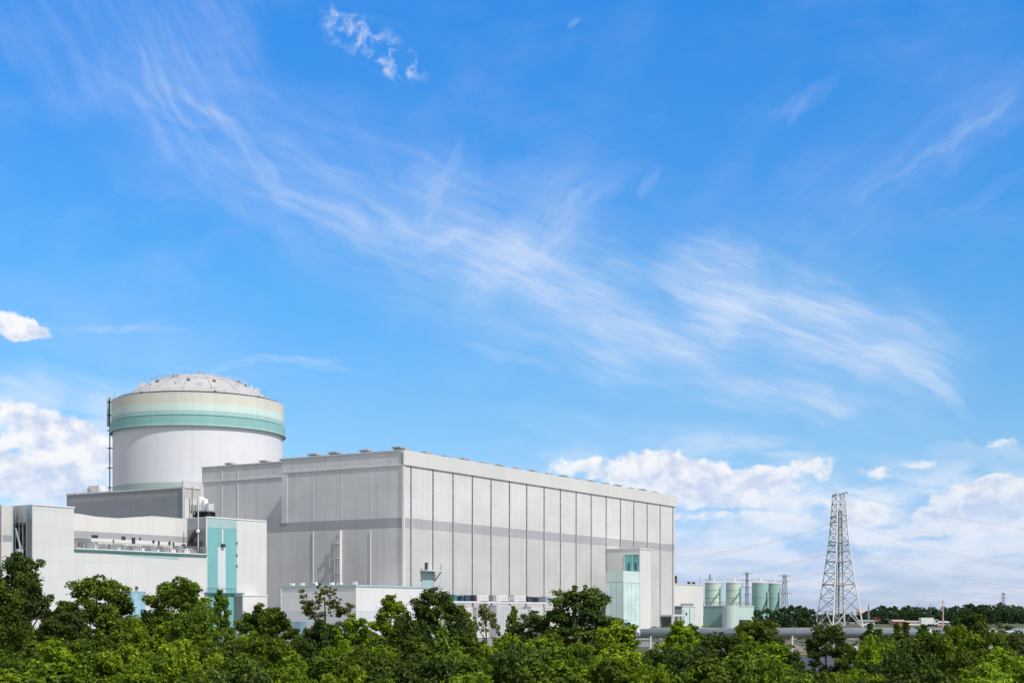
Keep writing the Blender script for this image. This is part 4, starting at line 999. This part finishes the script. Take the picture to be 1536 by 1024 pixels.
def proto(kind, seed):
    """unit tree: height 1 (z), nominal crown radius given; real-size H passed for leaf size"""
    rs = random.Random(seed)
    spec = {'round': dict(H=6., Rc=1.6, base=.12, n=400, cl=(.14,.36), per=150, size=.125, mat='leaf'),
            'dark': dict(H=6., Rc=1.4, base=.08, n=400, cl=(.13,.34), per=140, size=.12, mat='leaf_dark'),
            'bright': dict(H=4.6, Rc=1.25, base=.04, n=320, cl=(.12,.32), per=130, size=.13, mat='leaf_bright'),
            'sparse': dict(H=6., Rc=1.35, base=.22, n=150, cl=(.11,.27), per=110, size=.11, mat='leaf_olive'),
            'pad': dict(H=5.6, Rc=1.9, base=.26, n=400, cl=(.15,.38), per=160, size=.13, mat='leaf'),
            'conifer': dict(H=5., Rc=.85, base=.03, n=320, cl=(.10,.26), per=100, size=.11, mat='leaf'),
            'shrub': dict(H=3., Rc=1.15, base=.0, n=330, cl=(.10,.25), per=130, size=.085, mat='leaf'),
            'far': dict(H=8., Rc=3.0, base=.05, n=120, cl=(.5,1.0), per=45, size=.5, mat='leaf_far')}[kind]
    H, Rc = spec['H'], spec['Rc']
    lean = (rs.uniform(-.25,.25), rs.uniform(-.25,.25))
    cs_, rd, ct, tn = [], [], [], []; limbs = []
    lobes = [(rs.uniform(0,6.28), rs.uniform(.25,1.), rs.uniform(.6,1.15)) for _ in range(7)]
    def env(tz, a):
        if kind == 'conifer': e = (1-tz)**.75*(.75+.25*math.sin(tz*19)); 
        elif kind == 'pad': e = math.sin(math.pi*min(1, .28+tz*.72))**.6
        elif kind == 'shrub': e = math.sqrt(max(0,1-(tz*.95)**2.4))
        elif kind == 'bright': e = (1-tz**2.2)**.8*(.55+.45*min(1,tz*4))
        else: e = math.sin(math.pi*(.16+.80*tz))**.62
        m = 1.
        for la, lz, lr in lobes:
            dd = (math.cos(a-la)-.3)*1.2 - abs(tz-lz)*2
            if dd > 0: m = max(m*.9, m*(1-.0)) + dd*.38*(lr-.75)
        return max(.08, e*m)
    S = H/6 if kind != 'far' else 1.6
    while len(cs_) < spec['n']:
        tz = rs.uniform(0,.93); a = rs.uniform(0, 2*math.pi); e = env(tz, a)
        if rs.random() > e+.25: continue
        q = math.sqrt(rs.uniform(.10,.95)); r_ = Rc*e*q
        z = H*(spec['base']+(1-spec['base'])*tz)
        lx, ly = lean[0]*z/H*2, lean[1]*z/H*2
        bt = rs.uniform(0,.8)+.2*tz; dr = Vector((math.cos(a)*rs.uniform(.4,1), math.sin(a)*rs.uniform(.4,1), rs.uniform(.2,1.3))).normalized()
        for j in range(rs.randint(2,4)):
            rr_ = rs.uniform(*spec['cl'])*(1-.10*j)*(1.-.3*tz if kind in ('conifer','bright') else 1)
            c = Vector((r_*math.cos(a)+lx, r_*math.sin(a)+ly, z)) + dr*(j*.13*S) + Vector([rs.gauss(0,.08*S) for _ in range(3)])
            if c.z > H-rr_*.4: continue
            c.z = max(.12, c.z)
            cs_.append(tuple(c)); rd.append(rr_); ct.append(int(spec['per']*(rr_/spec['cl'][1])**1.6)+10)
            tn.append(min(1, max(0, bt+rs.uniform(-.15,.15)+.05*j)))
    # top sprigs that break the outline
    for k in range(14 if kind != 'far' else 5):
        a = rs.uniform(0,6.28); r_ = Rc*rs.uniform(.05,.55)*(.3 if kind in ('conifer',) else 1)
        tz = 1-.45*(r_/Rc)**1.5
        for j in range(4):
            s_ = spec['cl'][0]*rs.uniform(.35,.95)
            cs_.append((r_*math.cos(a)+lean[0]*2+rs.gauss(0,.06*S), r_*math.sin(a)+lean[1]*2+rs.gauss(0,.06*S), min(H, H*tz*(.90+.04*j)+rs.gauss(0,.03*S)))); rd.append(s_); ct.append(int(spec['per']*.10)+5); tn.append(rs.uniform(.5,1))
    # wood
    tp = []; nseg = 7
    for k in range(nseg):
        f = k/(nseg-1); z = H*.88*f; tp.append((lean[0]*z/H*2+rs.uniform(-.06,.06)*(k>0), lean[1]*z/H*2+rs.uniform(-.06,.06)*(k>0), z))
    r0 = H*.022
    rsz = [r0*(1-.85*k/(nseg-1)) for k in range(nseg)]
    order = sorted(range(len(cs_)), key=lambda i: -(cs_[i][0]**2+cs_[i][1]**2))[:26 if kind == 'sparse' else 16]
    for i in order:
        c = cs_[i]; z0 = max(H*.08, c[2]-H*.16-.25*math.hypot(c[0],c[1])); k = min(nseg-1, z0/(H*.88)*(nseg-1)); b0 = tp[int(k)]
        p0 = (b0[0], b0[1], b0[2]); md = ((p0[0]+c[0])/2, (p0[1]+c[1])/2, p0[2]+(c[2]-p0[2])*.4)
        limbs.append(([p0, md, c], [r0*.42, r0*.28, r0*.1]))
    lm = leaf_mesh('crown', cs_, rd, ct, spec['size'], seed, mat=M[spec['mat']], tints=tn, flat=.72)
    wm = wood_mesh((tp, rsz), limbs)
    return dict(H=H, Rc=Rc, crown=lm, wood=wm, kind=kind)
PR = {}
for kind, seeds in (('round',(1,2,3)),('dark',(4,5,6)),('bright',(7,8,9)),('sparse',(10,11)),('pad',(12,13)),('conifer',(14,15,16)),('shrub',(17,18,19,20))):
    PR[kind] = [proto(kind, s) for s in seeds]
# a few recoloured variants share the same shape
def recol(pr, mat, nm):
    me = pr['crown'].copy(); me.materials[0] = M[mat]; d = dict(pr); d['crown'] = me; return d
PR['shrub_bright'] = [recol(p, 'leaf_bright', 'b') for p in PR['shrub'][:3]]
PR['shrub_dark'] = [recol(p, 'leaf_dark', 'd') for p in PR['shrub'][1:]]
PR['round_dark'] = [recol(p, 'leaf_dark', 'd') for p in PR['round']]
PR['conifer_dark'] = [recol(p, 'leaf_dark', 'd') for p in PR['conifer']]
PR['bright_mid'] = [recol(p, 'leaf', 'm') for p in PR['bright']]
cnt = {}
def plant(kind, px, pyt, D, wpx, label, group, name='tree', cat='tree', z0=0.):
    lst = PR[kind]; k = cnt.get(kind, 0); cnt[kind] = k+1; p = lst[k % len(lst)]
    H = zat(pyt, D)-z0; rw = wpx/2/F*D
    L0 = at(px, HY, D); L0.z = z0
    e = empty(name, L0, random.uniform(0, 6.28), label, cat, group)
    sx = rw/p['Rc']/1.0; sz = H/p['H']
    e.scale = (sx, sx, sz)
    c = bpy.data.objects.new('crown', p['crown']); col.objects.link(c); c.parent = e
    t = bpy.data.objects.new('trunk', p['wood']); col.objects.link(t); t.parent = e
    return e
T = [('dark',8,832,50,100,'tall dark tree cut by the left edge, reaching highest of all trees'),
 ('round',-8,850,44,110,'olive green tree hugging the left edge in front of the taller dark tree'),
 ('round',150,866,58,116,'broad leafy round tree before the left block of the white service building'),
 ('dark',92,912,52,80,'dark tree filling the gap below the white left block'),
 ('round',262,868,60,104,'round leafy tree below the railed terrace'),
 ('dark',300,900,62,60,'dark green tree left of the foot of the teal stripes'),
 ('bright_mid',333,888,66,50,'slim yellow-green tree in front of the teal stripes'),
 ('round',385,908,55,80,'green tree in front of the small white entrance block'),
 ('bright_mid',425,915,50,70,'bushy green tree between the entrance block and the annex'),
 ('sparse',488,878,60,92,'open olive-brown tree with visible branches before the annex'),
 ('bright',588,896,58,88,'bright yellow-green tree at the right end of the annex'),
 ('bright',545,925,46,90,'bright green tree right of the open olive tree'),
 ('bright',640,915,62,70,'bright green tree behind the dark round tree at the rack end'),
 ('bright_mid',700,918,64,44,'slim green tree just right of the dark round tree at the rack'),
 ('round_dark',668,884,60,92,'dark round tree at the near end of the pipe rack'),
 ('sparse',730,908,72,44,'thin pale tree in front of the pipe rack below the cooling units'),
 ('bright_mid',772,912,68,34,'slender green tree below the rightmost white cooling unit'),
 ('dark',812,919,58,74,'dark tree between the pipe rack and the tallest dark tree'),
 ('bright_mid',845,930,66,50,'mid green tree tucked behind the tallest dark tree of the right half'),
 ('round_dark',893,881,56,116,'dense dark tree in front of the glass porch'),
 ('dark',925,930,60,60,'small dark tree at the right foot of the dense dark tree'),
 ('bright',1020,934,54,84,'bright green tree in front of the mint switch house'),
 ('bright_mid',1040,938,60,60,'green tree below the white storehouse'),
 ('round_dark',1080,950,52,80,'dark bush-like tree below the pump house'),
 ('round',1140,930,58,90,'round green tree below the deep green tanks'),
 ('dark',1241,934,64,58,'small dark tree right in front of the pylon feet'),
 ('conifer_dark',1303,938,62,46,'pointed dark tree leftmost in the conifer row at the pipeline'),
 ('conifer',1322,946,60,44,'pointed tree second in the conifer row at the pipeline'),
 ('conifer_dark',1341,936,62,50,'pointed dark tree in the middle of the conifer row at the pipeline'),
 ('conifer',1365,938,60,46,'pointed tree fourth in the conifer row at the pipeline'),
 ('conifer_dark',1385,940,60,50,'pointed dark tree at the right end of the conifer row'),
 ('dark',1438,918,64,60,'dark tree rising left of the gap-leaved tree at the right edge'),
 ('conifer',1466,924,64,56,'pointed green tree between the two trees at the right edge'),
 ('sparse',1490,935,58,100,'open-branched tree with gaps near the right edge'),
 ('dark',1528,948,64,56,'dark tree cut by the right edge'),
]
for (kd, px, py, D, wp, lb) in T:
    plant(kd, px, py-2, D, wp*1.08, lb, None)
# lower layers: shrubs in staggered rows
rs = random.Random(21)
ST_ = {'shrub':'mid green','shrub_bright':'bright yellow-green','shrub_dark':'dark green','bright_mid':'leafy green','bright':'bright fresh green','round_dark':'dark dense','round':'round green'}
gapz = [(1196,1222,968),(1250,1268,985),(1398,1420,985),(1515,1540,985)]
k = 0
landm = [(0,'far left edge'),(120,'white left block'),(230,'railed terrace'),(335,'teal stripes'),(400,'entrance block'),(480,'annex end face'),(580,'annex corner'),(690,'near end of the pipe rack'),(780,'cooling units'),(890,'dense dark tree'),(960,'stair tower'),(1030,'white storehouse'),(1100,'green tanks'),(1180,'grey lattice mast'),(1260,'pylon'),(1345,'conifer row'),(1440,'pinkish pole'),(1530,'right edge')]
rowname = ['back','middle','front','nearest']
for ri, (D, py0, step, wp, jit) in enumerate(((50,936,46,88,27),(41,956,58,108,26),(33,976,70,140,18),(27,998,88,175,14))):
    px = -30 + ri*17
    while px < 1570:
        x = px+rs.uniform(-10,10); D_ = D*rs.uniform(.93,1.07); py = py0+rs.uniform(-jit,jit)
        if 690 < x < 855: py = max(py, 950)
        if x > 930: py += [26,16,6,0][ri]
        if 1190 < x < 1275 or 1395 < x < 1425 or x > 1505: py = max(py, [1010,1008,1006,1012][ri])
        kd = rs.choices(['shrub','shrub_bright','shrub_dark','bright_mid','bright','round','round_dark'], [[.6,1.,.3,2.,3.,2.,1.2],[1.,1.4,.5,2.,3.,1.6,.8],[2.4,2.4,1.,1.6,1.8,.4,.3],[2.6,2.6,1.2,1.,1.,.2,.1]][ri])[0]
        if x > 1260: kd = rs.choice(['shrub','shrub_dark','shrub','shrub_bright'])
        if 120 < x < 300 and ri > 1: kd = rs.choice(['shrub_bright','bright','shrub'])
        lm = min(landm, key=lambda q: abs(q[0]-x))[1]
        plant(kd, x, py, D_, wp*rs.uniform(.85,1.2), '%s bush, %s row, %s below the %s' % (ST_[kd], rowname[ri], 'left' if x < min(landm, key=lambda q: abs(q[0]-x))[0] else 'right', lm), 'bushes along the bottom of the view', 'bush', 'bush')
        px += step; k += 1
# hedge strip behind the wall
rs2 = random.Random(4); cs_ = []; 
for k in range(430): cs_.append((rs2.uniform(0,86), rs2.uniform(-.4,.6), rs2.uniform(.4,2.55)))
me = leaf_mesh('hedge', cs_, [.42]*len(cs_), [60]*len(cs_), .2, 9, mat=M['leaf_bright'])
h = bpy.data.objects.new('hedge', me); col.objects.link(h); h.location = (x0+4, 162, 0); tag(h, 'long low green hedge running behind the pale concrete wall', 'hedge')
cs_ = [(rs2.uniform(0,92), rs2.uniform(-.5,.5), rs2.uniform(.1,2.0)) for k in range(700)]
me = leaf_mesh('undergrowth', cs_, [.4]*len(cs_), [50]*len(cs_), .18, 19, mat=M['leaf_olive'])
h = bpy.data.objects.new('undergrowth', me); col.objects.link(h); h.location = (x0+2, 152.5, 0); tag(h, 'low scrub growing at the foot of the pale concrete wall', 'undergrowth', kind='stuff')
# far woods
far = [proto('far', s) for s in (31,32,33,34,35)]
PR['far'] = far
rs = random.Random(8)
lr = ['leftmost','left','middle','right','rightmost']
def fartree(px, py, D, wp, lb, gr): plant('far', px, py, D, wp, lb, gr, 'tree')
for px, py, w_ in ((1135,914,16),(1150,912,18),(1163,915,15),(1176,910,20),(1188,907,20),(1198,908,20),(1208,910,20),(1216,913,16),(1183,918,18),(1203,919,20),(1170,920,18)):
    fartree(px, py, 400+rs.uniform(-10,14), w_*1.1, 'dark rounded tree of the clump between the green tanks and the pylon', 'clump of trees right of the green tanks')
def topy(x):
    pts = [(1225,922),(1290,920),(1306,914),(1320,909),(1345,908),(1375,910),(1405,911),(1430,910),(1450,906),(1478,905),(1500,904),(1520,908),(1560,909)]
    for (a_, ya_), (b2, yb_) in zip(pts, pts[1:]):
        if a_ <= x <= b2: return ya_+(yb_-ya_)*(x-a_)/(b2-a_)
    return 909
for row, (D, dy, st) in enumerate(((760,0,10.5),(700,3.5,12),(650,8,13))):
    px = 1228+row*4
    while px < 1560:
        x = px+rs.uniform(-3,3)
        fartree(x, topy(x)+dy+rs.uniform(-1.6,2.2), D*rs.uniform(.97,1.03), rs.uniform(15,22), 'dark green tree of the far wood, %s row, %s the pinkish pole' % (['rear','middle','front'][row], 'left of' if x < 1400 else ('behind' if x < 1430 else 'right of')), 'trees of the far wood, %s row, %s part' % (['rear','middle','front'][row], 'left' if x < 1400 else ('pole' if x < 1430 else 'right')))
        px += st
# low lawn shrubs at the plant foot on the right
PR['shrub_far'] = PR['shrub']
for px, py, w_, lb in ((905,938,26,'low rounded bush at the foot of the glass porch'),(1000,938,20,'low bush left of the hall gate'),(986,939,22,'low yellow-green bush at the foot of the stair tower')):
    plant('shrub_bright', px, py, 250, w_, lb, 'low bushes at the foot of the hall', 'bush', 'bush')

# ------------------------------------------------------------------ render
scene.render.engine = 'CYCLES'
scene.cycles.max_bounces = 4; scene.cycles.diffuse_bounces = 2; scene.cycles.glossy_bounces = 2; scene.cycles.transmission_bounces = 2; scene.cycles.transparent_max_bounces = 4
scene.world.cycles.sampling_method = 'MANUAL'; scene.world.cycles.sample_map_resolution = 512
